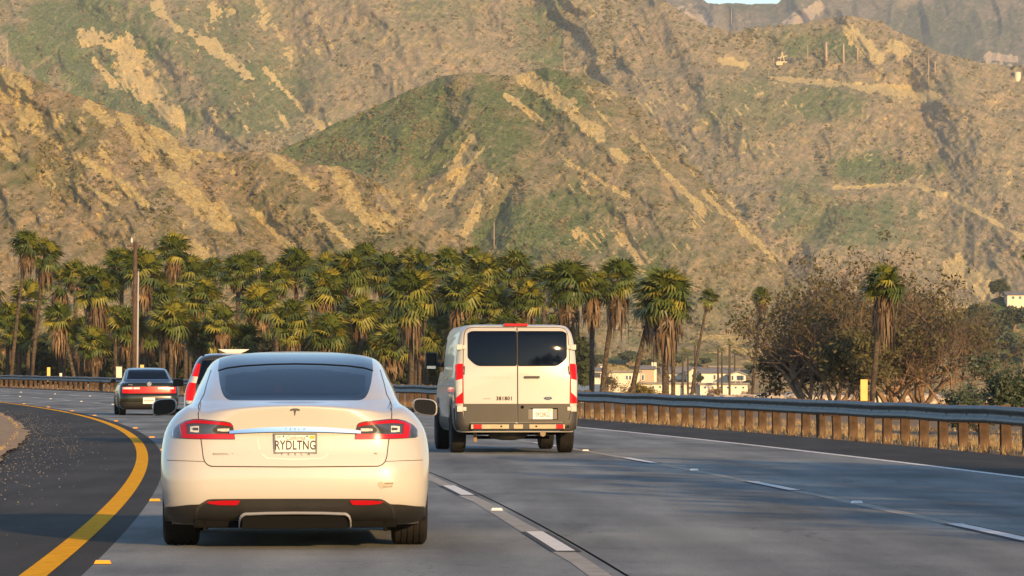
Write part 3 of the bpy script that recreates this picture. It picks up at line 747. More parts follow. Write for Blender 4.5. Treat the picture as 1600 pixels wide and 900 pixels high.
M_NAVY = mat('dark_lettering', (0.03, 0.028, 0.05), 0.5)
M_SCRIPT = mat('red_script', (0.65, 0.06, 0.03), 0.5)
M_FRAME = mat('grey_frame', (0.15, 0.155, 0.16), 0.4)
M_ORANGE = mat('orange_sticker', (0.90, 0.38, 0.03), 0.5)
M_GREYT = mat('grey_badge', (0.16, 0.15, 0.13), 0.4, metal=0.4)
M_MIRRORG = mat('mirror_glass', (0.008, 0.009, 0.012), 0.2, spec=0.15)

# ---------------------------------------------------------------- the near white electric sedan
def tx(x): return (x-620)/557.0
def tz(y): return 1.275+(136-y)/557.0
def build_near_car():
    D = 32.35; root = empty('sedan', ((461.0-800)/F*D, D, 0), 0.045)
    tag(root, 'white electric liftback sedan with its plate under a chrome bar, nearest car', 'car')
    zs = [.17,.20,.235,.27,.31,.35,.39,.44,.5,.56,.62,.68,.73,.78,.83,.87,.91,.94,.965,.985,1.0,1.012,1.022,1.03,1.036,1.041,1.046,1.052,1.058,1.064,1.07,1.076,1.083,1.092,1.105,1.12,1.14,1.16,1.18,1.2,1.225,1.25,1.275,1.3,1.32,1.34,1.355,1.37,1.382,1.392,1.402,1.411,1.419,1.426,1.432,1.437,1.441,1.444]
    sh = Shell(
        W=[(.17,.90),(.22,.935),(.3,.955),(.4,.968),(.5,.978),(.65,.983),(.8,.968),(.88,.942),(.93,.912),(.985,.865),(1.02,.82),(1.045,.79),(1.07,.768),(1.15,.742),(1.24,.705),(1.33,.665),(1.375,.625),(1.402,.565),(1.425,.42),(1.437,.25),(1.444,.03)],
        YR=[(.17,.30),(.22,.16),(.28,.07),(.36,.025),(.45,.0),(.58,.0),(.62,.012),(.72,.045),(.83,.055),(.92,.045),(1.0,.03),(1.032,.025),(1.041,.045),(1.05,.11),(1.06,.21),(1.07,.32),(1.083,.40),(1.12,.54),(1.2,.86),(1.3,1.30),(1.36,1.62),(1.40,1.92),(1.425,2.2),(1.444,2.6)],
        YF=[(.17,4.7),(.3,4.9),(.5,4.97),(.68,4.9),(.78,4.6),(.88,4.1),(.97,3.6),(1.07,3.42),(1.25,3.05),(1.36,2.85),(1.42,2.75),(1.444,2.68)],
        RX=[(.17,.34),(.5,.36),(.9,.42),(1.03,.42),(1.07,.34),(1.2,.20),(1.36,.16),(1.444,.02)],
        RY=[(.17,.28),(.5,.36),(.9,.50),(1.03,.55),(1.07,.70),(1.2,.75),(1.36,.6),(1.41,.3),(1.444,.02)],
        crown=[(.17,.06),(.5,.07),(.9,.09),(1.07,.12),(1.2,.14),(1.444,.05)],
        warp=[(.7,0),(.88,.03),(.97,.09),(1.032,.128),(1.05,.10),(1.07,.02),(1.10,0),(1.35,0),(1.444,0)],
        taper=.06, zs=zs)
    def cutter(x, y, z):
        if y < 1.9 and abs(x) < .535 and 1.0765+.225*max(0, (abs(x)-.43)/.153)**4+.028 < z < 1.318-.05*(abs(x)/.55)**2: return 1
        if y > 2.75 and abs(x) < .50 and 1.11 < z < 1.36: return 2
        return 0
    sh.build('body', M_WPAINT, root, arches=[(.93+.06, .36, .37), (3.95, .36, .37)], cut=cutter)
    R_ = sh.R
    # glass: rear window and panoramic roof, lying in the body surface
    top = [(-.585,1.292),(-.52,1.312),(-.40,1.328),(-.2,1.340),(0,1.344),(.2,1.340),(.40,1.328),(.52,1.312),(.585,1.292)]
    g = .576
    bot = [(-.585,1.20),(-.575,1.14),(-.55,1.105),(-.51,1.085),(-.46,1.078),(-.2,1.074),(0,1.073),(.2,1.074),(.46,1.078),(.51,1.085),(.55,1.105),(.575,1.14),(.585,1.20)]
    # matched outlines: the lower curve sampled against the top by x
    xs = np.linspace(-.583, .583, 61); bx, bz = zip(*bot); tx_, tz_ = zip(*top)
    bot2 = [(x, 1.0765 + 0.225*max(0, (abs(x)-.43)/.153)**4) for x in xs]; top2 = [(x, float(np.interp(x, tx_, tz_))) for x in xs]
    rw = panel('rear_window', R_, top2, bot2, 61, 22, M_GLASS, root, lift=.004, thick=.008)
    rw.data.materials.append(M_SEEG)
    for pf in rw.data.polygons:
        c_ = pf.center
        if abs(c_.x) < .520 and 1.0765+.225*max(0, (abs(c_.x)-.43)/.153)**4+.040 < c_.z < 1.305-.05*(abs(c_.x)/.55)**2: pf.material_index = 1
    # cabin seen through the glass
    M_SEAT = mat('dark_seat', (0.03,0.03,0.033), .8)
    MB().box(-.62,.62,.55,1.25,.98,1.035).build('parcel_shelf', M_DARK, root)
    for sx in (-.36, .36):
        st = MB().box(sx-.24, sx+.24, 2.15, 2.30, .6, 1.13).build('front_seat', M_SEAT, root, bevel=.05); MB().box(sx-.13, sx+.13, 2.17, 2.27, 1.12, 1.275).build('headrest', M_SEAT, st, bevel=.04)
    bs = MB().box(-.60,.60,1.25,1.40,.6,1.075).build('rear_seat', M_SEAT, root, bevel=.04)
    for sx in (-.36, 0, .36): MB().box(sx-.12, sx+.12, 1.27, 1.35, 1.07, 1.135).build('headrest', M_SEAT, bs, bevel=.03)
    MB().box(-.70,.70,3.2,3.5,.6,1.085).build('dashboard', M_DARK, root, bevel=.03)
    MB().box(-.11,.11,2.86,2.89,1.285,1.345).build('inner_mirror', M_DARK, root, bevel=.01)
    ribbon('window_seal', R_, top2, .010, M_DARK, root, lift=.0065, n=60)
    # roof glass lies on the slices above the window
    V = []; nu, nv = 41, 24
    for j in range(nv):
        t = j/(nv-1)
        for i in range(nu):
            x0 = -.583+1.166*i/(nu-1); z0 = float(np.interp(x0, tx_, tz_))+.004
            # follow the centre line upwards: q from window top to roof top
            qt = 1.4405; 
            ztop = 1.441 - 0.052*(abs(x0)/.583)**2.4
            z = z0+(ztop-z0)*t**0.8
            x = x0; V.append((x, R_(x, z)-.003, z+.003))
    pyobj('roof_glass', V, [tuple(q) for q in grid_faces(nv, nu)], M_ROOFG, root, smooth=True)
    for sx in (-1, 1):
        ribbon('roof_seam', R_, [(sx*.525,1.312),(sx*.512,1.36),(sx*.498,1.395)], .008, M_DARK, root, lift=.008, n=14)
        # side glass
        T = [(1.15,1.19),(1.5,1.29),(1.9,1.35),(2.4,1.372),(2.9,1.33),(3.3,1.14)]; B = [(1.0,1.10),(1.5,1.07),(2.0,1.06),(2.5,1.05),(3.0,1.045),(3.4,1.05)]
        panel('side_window', sh.side, T, B, 30, 8, M_GLASS, root, lift=.004, thick=.008, mode='side', sign=sx)
    # panel gaps
    for sx in (-1, 1):
        ribbon('trunk_gap', R_, [(sx*x, z) for x, z in ((.700,1.068),(.705,1.03),(.702,.96),(.690,.86),(.675,.76),(.664,.67),(.652,.635),(.630,.612),(.600,.602))], .007, M_GAP, root, n=40)
        ribbon('hatch_gap', R_, [(sx*x, z) for x, z in ((.70,1.07),(.675,1.12),(.662,1.2),(.64,1.30))], .006, M_GAP, root, n=24)
        ribbon('bumper_gap', R_, [(sx*.655,.636),(sx*.78,.640),(sx*.93,.642)], .004, M_GAP, root, n=24)
    ribbon('trunk_gap', R_, [(-.605,.602),(0,.598),(.605,.602)], .007, M_GAP, root, n=60)
    # plate recess: its soft edge shading painted as a flat ribbon under the bar
    ribbon('recess_edge_shade', R_, [(-.27,.800),(-.25,.700),(-.20,.660),(0,.652),(.20,.660),(.25,.700),(.27,.800)], .010, mat('recess_shade', (0.62, 0.60, 0.57), 0.4), root, lift=.001, n=60)
    # tail lights
    for sx in (-1, 1):
        def f(pts): return [(sx*x, z) for x, z in pts]
        T = f([(.895,.862),(.86,.900),(.80,.930),(.74,.943),(.68,.943),(.60,.935),(.50,.926),(.460,.915),(.448,.895)])
        B = f([(.895,.815),(.88,.805),(.80,.801),(.70,.798),(.60,.797),(.50,.796),(.43,.796),(.435,.82),(.448,.893)])
        lt = panel('tail_light', R_, T, B, 34, 8, M_LENS, root, lift=.010, thick=.02)
        panel('lamp_band', R_, f([(.80,.922),(.74,.936),(.69,.936),(.60,.928),(.50,.919),(.465,.910),(.452,.888)]), f([(.78,.905),(.74,.912),(.69,.912),(.60,.905),(.52,.898),(.48,.893),(.455,.885)]), 26, 3, M_RED, lt, lift=.015, thick=.006)
        panel('lamp_band', R_, f([(.80,.835),(.70,.832),(.60,.836),(.50,.836),(.444,.836)]), f([(.80,.804),(.70,.801),(.60,.800),(.50,.799),(.434,.799)]), 26, 3, M_RED, lt, lift=.015, thick=.006)
        panel('lamp_band', R_, f([(.845,.895),(.82,.915),(.79,.925)]), f([(.825,.806),(.80,.804),(.78,.803)]), 6, 8, M_RED, lt, lift=.0155, thick=.006)
        panel('pale_band', R_, f([(.76,.888),(.72,.893),(.695,.892)]), f([(.76,.850),(.72,.846),(.695,.846)]), 6, 4, M_CLEAR, lt, lift=.0155, thick=.006)
        panel('pale_band', R_, f([(.56,.872),(.52,.875),(.475,.874)]), f([(.56,.856),(.52,.853),(.475,.853)]), 6, 3, M_CLEAR, lt, lift=.0165, thick=.006)
        panel('dark_inset', R_, f([(.743,.878),(.72,.880),(.70,.880)]), f([(.743,.862),(.72,.860),(.70,.860)]), 5, 3, M_LENS, lt, lift=.0175, thick=.004)
    T = [(x, .888-.030*(abs(x)/.475)**2) for x in np.linspace(-.475,.475,41)]; B = [(x, .852-.014*(abs(x)/.475)**2) for x in np.linspace(-.475,.475,41)]
    panel('chrome_bar', (lambda x, z: R_(x, z)+(z-.86)*0.22), T, B, 41, 4, M_CHROME, root, lift=.028, thick=.03)
    y_b = R_(0, .87)-.0295
    text('lettering', 'T  E  S  L  A', .022, M_GREYT, root, (0, y_b, .871), .0006, sx=1.4)
    # T shaped emblem: a shield-like arc over a tapering stem
    yb = R_(0, 1.0)-.006; zc = tz(293)
    mb = MB()
    arc = [(-.036,.016),(-.030,.022),(-.015,.0262),(0,.0275),(.015,.0262),(.030,.022),(.036,.016),(.032,.008),(.020,.011),(.009,.012),(.0065,.004),(.0,-.026),(-.0065,.004),(-.009,.012),(-.020,.011),(-.032,.008)]
    mb.prism([(x, z+zc-.0) for x, z in arc], yb, yb+.006); mb.build('emblem', mat('dark_chrome', (0.12,0.11,0.10), 0.25, metal=0.8), root)
    # licence plate with frame
    yp = R_(0, .76)-.012
    pl = MB().box(-.158,.158, yp, yp+.01, tz(465),tz(378)).build('plate_frame', M_FRAME, root, bevel=.003); pl.location = (tx(621), 0, 0)
    fr = MB().box(-.143,.143, yp-.003, yp, .704, .826).build('licence_plate', M_PLATE, root, bevel=.002); fr.location = (tx(621), 0, 0)
    pz = .759
    text('lettering', 'RYDLTNG', .094, M_NAVY, fr, (0, yp-.0048, .751), .0006, sx=.68, spacing=1.04, bold=.0016)
    text('lettering', 'California', .042, M_SCRIPT, fr, (0, yp-.0045, .806), .0005, shear=.35, sx=.85)
    text('lettering', 'T   E   S   L   A', .024, M_NAVY, pl, (0, yp-.0045, .688), .0005, sx=1.5)
    MB().box(.103,.140, yp-.0045, yp-.003, .800,.822).build('sticker', M_ORANGE, fr)
    text('lettering', 'SEP', .022, M_NAVY, fr, (-.120, yp-.0045, .812), .0004)
    for s_ in (-1, 1):
        MB().lathe([(0,.006),(.004,.006)], 10, 'Y', (s_*.085, yp-.007, .818)).build('screw', M_DARK, fr)
    text('lettering', 'MODEL S', .020, M_GREYT, root, (tx(331), R_(tx(331),tz(462))-.004, tz(462)), .001, sx=1.7, spacing=1.1, rot=(math.pi/2,0,-.02))
    text('lettering', '90', .022, M_GREYT, root, (tx(944), R_(tx(944),tz(461))-.004, tz(461)), .001, sx=1.2, rot=(math.pi/2,0,.05))
    # clean-air decal on the bumper
    xd, zd = tx(985), tz(587); M_DEC = mat('faded_decal', (0.20,0.16,0.11), 0.6, noise=(90, 0.6))
    pr = lambda x, z: R_(x, z)
    dc = panel('decal', pr, [(xd-.010,zd+.018),(xd+.055,zd+.018)], [(xd-.010,zd+.004),(xd+.055,zd+.004)], 6, 2, M_DEC, root, lift=.002, thick=.002)
    panel('decal_piece', pr, [(xd-.058,zd+.012),(xd-.05,zd+.022),(xd-.03,zd+.025),(xd-.015,zd+.016)], [(xd-.058,zd-.006),(xd-.05,zd-.014),(xd-.03,zd-.030),(xd-.015,zd-.020)], 6, 3, mat('silver_decal',(0.30,0.27,0.21),0.4), dc, lift=.002, thick=.002)
    panel('decal_piece', pr, [(xd-.02,zd-.004),(xd+.05,zd-.002)], [(xd-.02,zd-.022),(xd+.048,zd-.016)], 6, 2, mat('grey_decal',(0.24,0.21,0.16),0.5), dc, lift=.0025, thick=.002)
    # black lower valance with side wings, reflectors, diffuser and its bright arch
    xs = np.linspace(-.957, .957, 81)
    def vt(x):
        a = abs(x)
        return .368-.004*(a/.64)**2 if a < .62 else (.364-.040*sst(.62,.70,a) - .022*sst(.72,.95,a) if a < .99 else .3)
    def vb(x):
        a = abs(x); return .215-.03*sst(.36,.40,a) if a < .70 else .172+.02*sst(.8,.95,a)
    panel('valance', R_, [(x, float(vt(x))) for x in xs], [(x, float(vb(x))) for x in xs], 81, 10, M_PLASTIC, root, lift=.007, thick=.02)
    for sx in (-1, 1):
        ribbon('valance_edge', R_, [(sx*x, z) for x, z in ((.60,.352),(.66,.335),(.70,.305),(.715,.265),(.72,.20))], .018, M_PLASTICG, root, lift=.016, n=20)
        T = [(sx*.395,.354),(sx*.45,.355),(sx*.55,.353),(sx*.64,.346)]; B = [(sx*.415,.322),(sx*.45,.320),(sx*.55,.321),(sx*.62,.330)]
        panel('reflector', R_, T, B, 14, 3, M_RED, root, lift=.018, thick=.012)
        MB().box(sx*.655-.012, sx*.655+.012, .22, .30, .125, .24).build('mud_flap', M_DARK, root, bevel=.005)
    top = [(-.40,.150),(-.398,.20),(-.385,.232),(-.36,.246),(-.2,.252),(0,.254),(.2,.252),(.36,.246),(.385,.232),(.398,.20),(.40,.150)]
    rb = resample(top, 50)
    V = []; Fq = []
    for x, z in rb:
        s_ = 0.012
        cx, cz = 0, .1; dx, dz = x*0.25, 1.0; L = math.hypot(dx, dz)
        V += [(x, .0, z), (x, -.012, z+.006), (x*1.02, .02, z+.020), (x*1.02, .09, z+.022), (x, .09, z)]
    for i in range(len(rb)-1):
        for k in range(5): Fq.append((i*5+k, i*5+(k+1) % 5, (i+1)*5+(k+1) % 5, (i+1)*5+k))
    pyobj('diffuser_trim', V, Fq, mat('silver_trim', (0.5,0.5,0.5), .25, metal=.3, coat=.5), root, smooth=False)
    MB().box(-.385,.385,.03,.20,.15,.246).build('diffuser', M_DARK, root, bevel=.01)
    # underbody and wheel housings
    MB().box(-.74,.74,.22,4.6,.15,.40).box(-.70,.70,.25,4.5,.40,.85).build('underbody', M_DARK, root, bevel=.02)
    MB().box(-.56,.56,.9,1.05,.17,.24).build('suspension', M_DARK, root, bevel=.01)
    for x, y in ((-.845,.99),(.845,.99),(-.83,3.95),(.83,3.95)):
        wheel(root, x, y, .352, .262 if y < 2 else .245, M_TYRE, M_RIM, 1 if x > 0 else -1)
    # mirrors: shell, glass and arm
    for sx in (-1, 1):
        y0 = 3.25; sc = 1.10      # farther than the rear face, so a little larger in metres
        cx, cz = (tx(90)*sc if sx < 0 else tx(1138)*sc), 1.275+(136-272)/557.0*sc
        V = []; ring = []; n = 28
        hw, hh = .097, .065
        for j, (yy, k) in enumerate(((0,.90),(.012,1.0),(.06,1.0),(.12,.84),(.16,.45),(.17,.05))):
            for i in range(n):
                a = 2*math.pi*i/n; c_, s_ = math.cos(a), math.sin(a)
                ex = abs(c_)**.62*math.copysign(1, c_)*hw; ez = abs(s_)**.62*math.copysign(1, s_)*hh
                if s_ < 0: ez *= 1 + .20*sx*c_
                ez += .012*(-sx*c_)
                V.append((cx+ex*k, y0+yy, cz+ez*k))
        Fq = [(j*n+i, j*n+(i+1) % n, (j+1)*n+(i+1) % n, (j+1)*n+i) for j in range(5) for i in range(n)] + [tuple(range(5*n, 6*n))]
        mr = pyobj('mirror', V, Fq, M_WPAINT, root, smooth=True)
        Vg = [(cx+(v[0]-cx)*.985, y0-.001+.002, cz+(v[2]-cz)*.985) for v in V[:n]]
        pyobj('mirror_glass', Vg, [tuple(range(n))], M_MIRRORG, mr)
        MB().tube([(cx-sx*.09, y0+.07, cz-.03), (sx*(sh.side(y0, .99)-.02), y0+.09, cz-.05)], [.028,.035], 8, yz=.6).build('mirror_arm', M_PLASTIC, mr, smooth=True)
    return root
build_near_car()
# ---------------------------------------------------------------- the white van
def vx(x): return (x-603)/355.0
def vz(y): return 1.275+(371-y)/355.0
M_INK = mat('black_lettering', (0.008,0.008,0.008), .7, spec=.1)
def build_van():
    D = 70.9; yaw = heading(70.9)
    root = empty('van', ((807.5-800)/F*D, D, zr(D)), yaw)
    tag(root, 'white passenger van with two tinted rear door windows and number 381801', 'van')
    zs = [.34,.36,.38,.40,.43,.46,.52,.58,.64,.70,.76,.84,.92,1.0,1.08,1.16,1.24,1.32,1.4,1.48,1.56,1.64,1.72,1.8,1.86,1.91,1.95,1.98,2.0,2.015,2.027,2.037,2.045,2.051,2.055]
    sh = Shell(W=[(.34,.91),(.46,.955),(.77,.972),(1.1,.974),(1.35,.965),(1.6,.945),(1.8,.915),(1.92,.885),(1.98,.855),(2.02,.80),(2.04,.70),(2.05,.5),(2.055,.03)],
        YR=[(.34,.05),(.46,.0),(1.3,.0),(1.45,.004),(1.9,.055),(1.99,.11),(2.02,.14),(2.037,.22),(2.048,.5),(2.055,1.5)],
        YF=[(.34,5.2),(.9,5.22),(1.1,4.95),(1.28,4.45),(1.6,4.0),(1.9,3.62),(2.0,3.4),(2.04,3.2),(2.055,2.4)],
        RX=[(.34,.16),(1.9,.14),(2.0,.2),(2.055,.02)], RY=[(.34,.12),(1.9,.12),(2.0,.25),(2.055,.03)],
        crown=[(.34,.02),(1.2,.035),(1.45,.085),(1.9,.085),(2.055,.03)], taper=.03, zs=zs, fx=.5, fy=.4)
    sh.build('body', M_VPAINT, root, arches=[(1.05,.36,.42),(4.45,.36,.42)])
    R_ = sh.R
    M_GUT = mat('roof_gutter', (0.45,0.43,0.40), 0.5)
    # doors: gaps between the two leaves and round them
    ribbon('door_gap', R_, [(vx(607), vz(112)), (vx(609), vz(648))], .014, M_GAP, root, lift=.012, n=30)
    for sx in (-1, 1):
        pts = [(sx*.02, vz(113)), (sx*.70, vz(114)), (sx*.785, vz(120)), (sx*.825, vz(150)), (sx*.842, vz(250)), (sx*.850, vz(400)), (sx*.845, vz(560)), (sx*.835, vz(610)), (sx*.80, vz(650)), (sx*.02, vz(650))]
        ribbon('door_gap', R_, pts, .010, M_GAP, root, lift=.003, n=70)
        # window: corner cut at the lower outer side
        c = .012 if sx < 0 else .016
        xo, xi = (vx(330), vx(601)) if sx < 0 else (vx(886), vx(612))
        T = [(xo+ (xi-xo)*t, vz(136)-.035*max(0,(.10-t)/.10)**2) for t in np.linspace(0, 1, 24)]
        B = [(xo+ (xi-xo)*t, vz(329)+ .135*max(0,(.24-t)/.24)**1.7 ) for t in np.linspace(0, 1, 24)]
        w_ = panel('rear_window', R_, T, B, 24, 14, M_GLASS, root, lift=.010, thick=.014)
        ribbon('window_seal', R_, T+B[::-1], .012, M_DARK, w_, lift=.0115, n=80, closed=True)
        # lower cladding of each leaf
        xa, xb = (vx(303), vx(604)) if sx < 0 else (vx(611), vx(905))
        panel('lower_cladding', R_, [(xa, vz(543)), (xb, vz(543))], [(xa+.02*(sx<0), vz(646)), (xb-.02*(sx>0), vz(646))], 20, 5, M_PLASTICG, root, lift=.009, thick=.016)
        # wrap-round bumper corners
        T = [(sx*.70, .485), (sx*.83, .53), (sx*.865, .70), (sx*.966, .765)]; B = [(sx*.70, .36), (sx*.84, .355), (sx*.90, .36), (sx*.955, .39)]
        panel('bumper_corner', R_, T, B, 22, 6, M_PLASTICG, root, lift=.03, thick=.04)
        panel('side_cladding', sh.side, [(.15,.72),(.35,.70),(.62,.66)], [(.15,.37),(.35,.37),(.62,.37)], 10, 6, M_PLASTIC, root, lift=.02, thick=.03, mode='side', sign=sx)
        panel('side_cladding', sh.side, [(1.5,.56),(4.0,.56)], [(1.5,.37),(4.0,.37)], 10, 4, M_PLASTIC, root, lift=.02, thick=.03, mode='side', sign=sx)
        for ya in (1.05, 4.45):
            ribbon('arch_trim', sh.side, [(ya-.47*math.cos(a), .36+.47*math.sin(a)) for a in np.linspace(0, math.pi, 24)], .09, M_PLASTIC, root, lift=.012, n=40, mode='side', sign=sx)
        # tall tail lights on the corners: red, clear, red
        xi_, xo_ = .852, .968
        lens = panel('tail_light', R_, [(sx*xi_, vz(318)), (sx*.93, vz(318)), (sx*xo_, vz(326))], [(sx*xi_, vz(541)), (sx*xo_, vz(541))], 12, 24, M_REDL, root, lift=.014, thick=.022)
        panel('pale_band', R_, [(sx*(xi_+.012), vz(402)), (sx*(xo_-.002), vz(412))], [(sx*(xi_+.012), vz(478)), (sx*(xo_-.002), vz(512))], 8, 8, M_CLEAR, lens, lift=.022, thick=.012)
        panel('lamp_cover', sh.side, [(.03, vz(330)), (.13, vz(360))], [(.03, vz(540)), (.13, vz(540))], 5, 12, M_LENS, lens, lift=.012, thick=.012, mode='side', sign=sx)
        # hinges
        for (zc, hh) in ((vz(225), .042), (vz(572), .045)):
            h = MB().box(sx*.905-.045, sx*.905+.045, R_(.87, zc)-.045, R_(.87, zc)+.02, zc-hh, zc+hh).box(sx*.83-.03, sx*.83+.03, R_(.83, zc)-.03, R_(.83, zc)+.01, zc-hh*.7, zc+hh*.7)
            h.build('door_hinge', M_VPAINT, root, bevel=.008)
        # side windows and front door glass
        panel('side_window', sh.side, [(3.05,1.83),(3.45,1.82),(3.78,1.62),(4.02,1.32)], [(3.05,1.30),(3.45,1.30),(3.78,1.29),(4.04,1.28)], 16, 8, M_GLASS, root, lift=.006, thick=.01, mode='side', sign=sx)
        for yy in (2.05, 2.98, 4.12):
            ribbon('door_gap', sh.side, [(yy, .58), (yy, 1.92)], .012, M_GAP, root, lift=.003, n=30, mode='side', sign=sx)
        ribbon('side_crease', sh.side, [(.25,1.10),(4.6,1.08)], .03, M_GUT, root, lift=.004, n=40, mode='side', sign=sx)
        panel('reflector', sh.side, [(1.8,1.20),(2.6,1.20)], [(1.8,1.18),(2.6,1.18)], 3, 2, M_RED, root, lift=.008, thick=.006, mode='side', sign=sx)
        # mirror on its arm
        y0 = 3.95; mb = MB().box(sx*1.09-.10, sx*1.09+.10, y0, y0+.13, 1.33, 1.62)
        mr = mb.build('mirror', M_PLASTIC, root, bevel=.045, seg=3, smooth=True)
        MB().box(sx*1.09-.078, sx*1.09+.078, y0-.006, y0+.004, 1.405, 1.60).build('mirror_glass', M_MIRRORG, mr, bevel=.003)
        MB().box(sx*1.09-.075, sx*1.09+.075, y0-.006, y0+.004, 1.345, 1.395).build('spot_mirror', M_CHROME, mr, bevel=.003)
        MB().box(min(sx*.93, sx*1.02), max(sx*.93, sx*1.02), y0+.03, y0+.10, 1.38, 1.46).build('mirror_arm', M_PLASTIC, mr, bevel=.02)
    yl = R_(0, 1.99)-.01
    MB().box(vx(540)-.02, vx(668), yl-.012, yl+.05, vz(107), vz(92)).build('brake_light', M_RED, root, bevel=.006)
    ribbon('roof_gutter', R_, [(x, 1.985-.03*(abs(x)/.8)**4) for x in np.linspace(-.80,.80,40)], .012, M_GUT, root, lift=.006, n=50)
    # handle, lock, emblem, plate in its niche
    yh = R_(vx(688), vz(393))
    panel('handle_cup', R_, [(vx(668),vz(372)),(vx(690),vz(368)),(vx(712),vz(372))], [(vx(668),vz(408)),(vx(690),vz(412)),(vx(712),vz(408))], 10, 5, mat('handle_cup', (0.5,0.48,0.44), 0.4), root, lift=.004, thick=.006)
    MB().box(vx(646), vx(731), yh-.045, yh-.02, vz(399), vz(387)).box(vx(646), vx(660), yh-.03, yh+.01, vz(398), vz(388)).box(vx(718), vx(731), yh-.03, yh+.01, vz(398), vz(388)).build('handle', M_PLASTIC, root, bevel=.004)
    MB().lathe([(0,.024),(.02,.028)], 18, 'Y', (vx(634), R_(vx(634),vz(562))-.022, vz(562))).build('lock', M_DARK, root)
    em = MB(); ex, ez = vx(779), vz(512); ye = R_(ex, ez)
    n = 28
    def oval(a, b, y0, y1): em_ = MB(); em_.prism([(ex+a*math.cos(2*math.pi*k/n), ez+b*math.sin(2*math.pi*k/n)) for k in range(n)], y0, y1); return em_
    e1 = oval(.066, .026, ye-.012, ye).build('emblem', M_CHROME, root); oval(.058, .020, ye-.015, ye-.01).build('emblem_field', mat('blue_enamel', (0.01,0.03,0.12), 0.2, coat=1), e1)
    MB().box(ex-.034, ex+.034, ye-.0165, ye-.0145, ez-.008, ez+.010).build('emblem_script', M_CHROME, e1, bevel=.0008)
    xc, zc = vx(749), vz(600); yc = R_(xc, zc)
    nic = MB(); nic.box(vx(663), vx(835), yc-.012, yc, vz(633), vz(567)); nc = nic.build('plate_niche', M_DARK, root, bevel=.003)
    MB().box(vx(668), vx(830), yc-.016, yc-.012, vz(630), vz(574)).build('niche_back', mat('niche_back', (0.16,0.145,0.12), 0.6), nc)
    lp = MB().box(vx(693), vx(804), yc-.024, yc-.016, vz(630), vz(571)).build('licence_plate', M_PLATE, root, bevel=.002)
    text('lettering', '09228G2', .098, M_NAVY, lp, ((vx(693)+vx(804))/2, yc-.0255, vz(605)), .0008, sx=.60, spacing=1.05, bold=.001)
    MB().box(vx(775), vx(797), yc-.026, yc-.024, vz(584), vz(576)).build('sticker', mat('lime_sticker', (0.6,0.6,0.03), 0.5), lp)
    text('lettering', 'California', .030, M_SCRIPT, lp, (vx(742), yc-.0255, vz(580)), .0005, shear=.3, sx=.8)
    xt, zt = vx(533), vz(514)
    text('lettering', '381801', .084, M_INK, root, (xt, R_(xt, zt)-.006, zt), .0008, sx=.92, spacing=1.15, bold=.002)
    MB().box(vx(415), vx(455), R_(vx(434), zt)-.004, R_(vx(434), zt)+.004, zt-.010, zt+.008).build('badge', mat('worn_badge', (0.30,0.28,0.24), .5), root, bevel=.002)
    M_FAINT = mat('faint_print', (0.44,0.415,0.36), 0.5)
    for k, x_ in enumerate(range(418, 566, 12)):
        h_ = .010 + .006*((k*7) % 3); yy_ = R_(vx(x_), vz(394)); MB().box(vx(x_), vx(x_+7+(k % 3)), yy_-.002, yy_+.002, vz(395+k*.25)-h_, vz(395+k*.25)+h_).build('worn_print', M_FAINT, root)
    # step bumper: plastic beam with tan pads and red reflectors
    MB().box(-.74,.76, -.075, .05, vz(688), vz(652)).build('bumper', M_PLASTIC, root, bevel=.012)
    M_PADT = mat('tan_step_pad', (0.42,0.33,0.20), 0.6, noise=(9,0.15))
    for x0, x1, m_, nm in ((343,356,M_PADT,'step_pad'),(357,402,M_RED,'reflector'),(403,556,M_PADT,'step_pad'),(583,635,M_PADT,'step_pad'),(671,822,M_PADT,'step_pad'),(823,861,M_RED,'reflector'),(862,872,M_PADT,'step_pad')):
        MB().box(vx(x0), vx(x1), -.088, -.07, vz(683), vz(659)).build(nm, m_, root, bevel=.002)
    for x in (513, 710, 889): MB().lathe([(0,.014),(.01,.016)], 14, 'Y', (vx(x), -.094, vz(670))).build('sensor', M_DARK, root)
    # underneath: spare-wheel hump, tank, pipe, axle
    ub = MB().box(-.80,.80,.12,5.0,.33,.56); ub.build('underbody', M_DARK, root, bevel=.02)
    MB().lathe([(.205,.10),(.23,.26),(.30,.33),(.36,.33)], 28, 'Z', (-.09,.62,0)).build('spare_wheel', M_PLASTIC, root)
    MB().tube([(.42,.05,.315),(.42,.6,.31),(.40,1.6,.33)], .045, 12).build('exhaust_pipe', mat('exhaust', (0.20,0.15,0.11), 0.6, metal=.5), root)
    MB().box(-.655,-.60,.42,.46,.18,.36).build('hanger', mat('rusty_hanger', (0.25,0.16,0.09), 0.8), root, bevel=.004)
    MB().tube([(-.75,1.05,.34),(.75,1.05,.34)], .06, 10).lathe([(-.12,.10),(.12,.10)], 16, 'X', (0,1.05,.32)).build('axle', M_DARK, root)
    MB().box(-.6,.6,.9,1.0,.22,.27).build('leaf_spring', M_DARK, root)
    for x, y in ((-.865,1.05),(.865,1.05),(-.87,4.45),(.87,4.45)):
        wheel(root, x, y, .352, .235, M_TYRE, M_RIM, 1 if x > 0 else -1)
build_van()

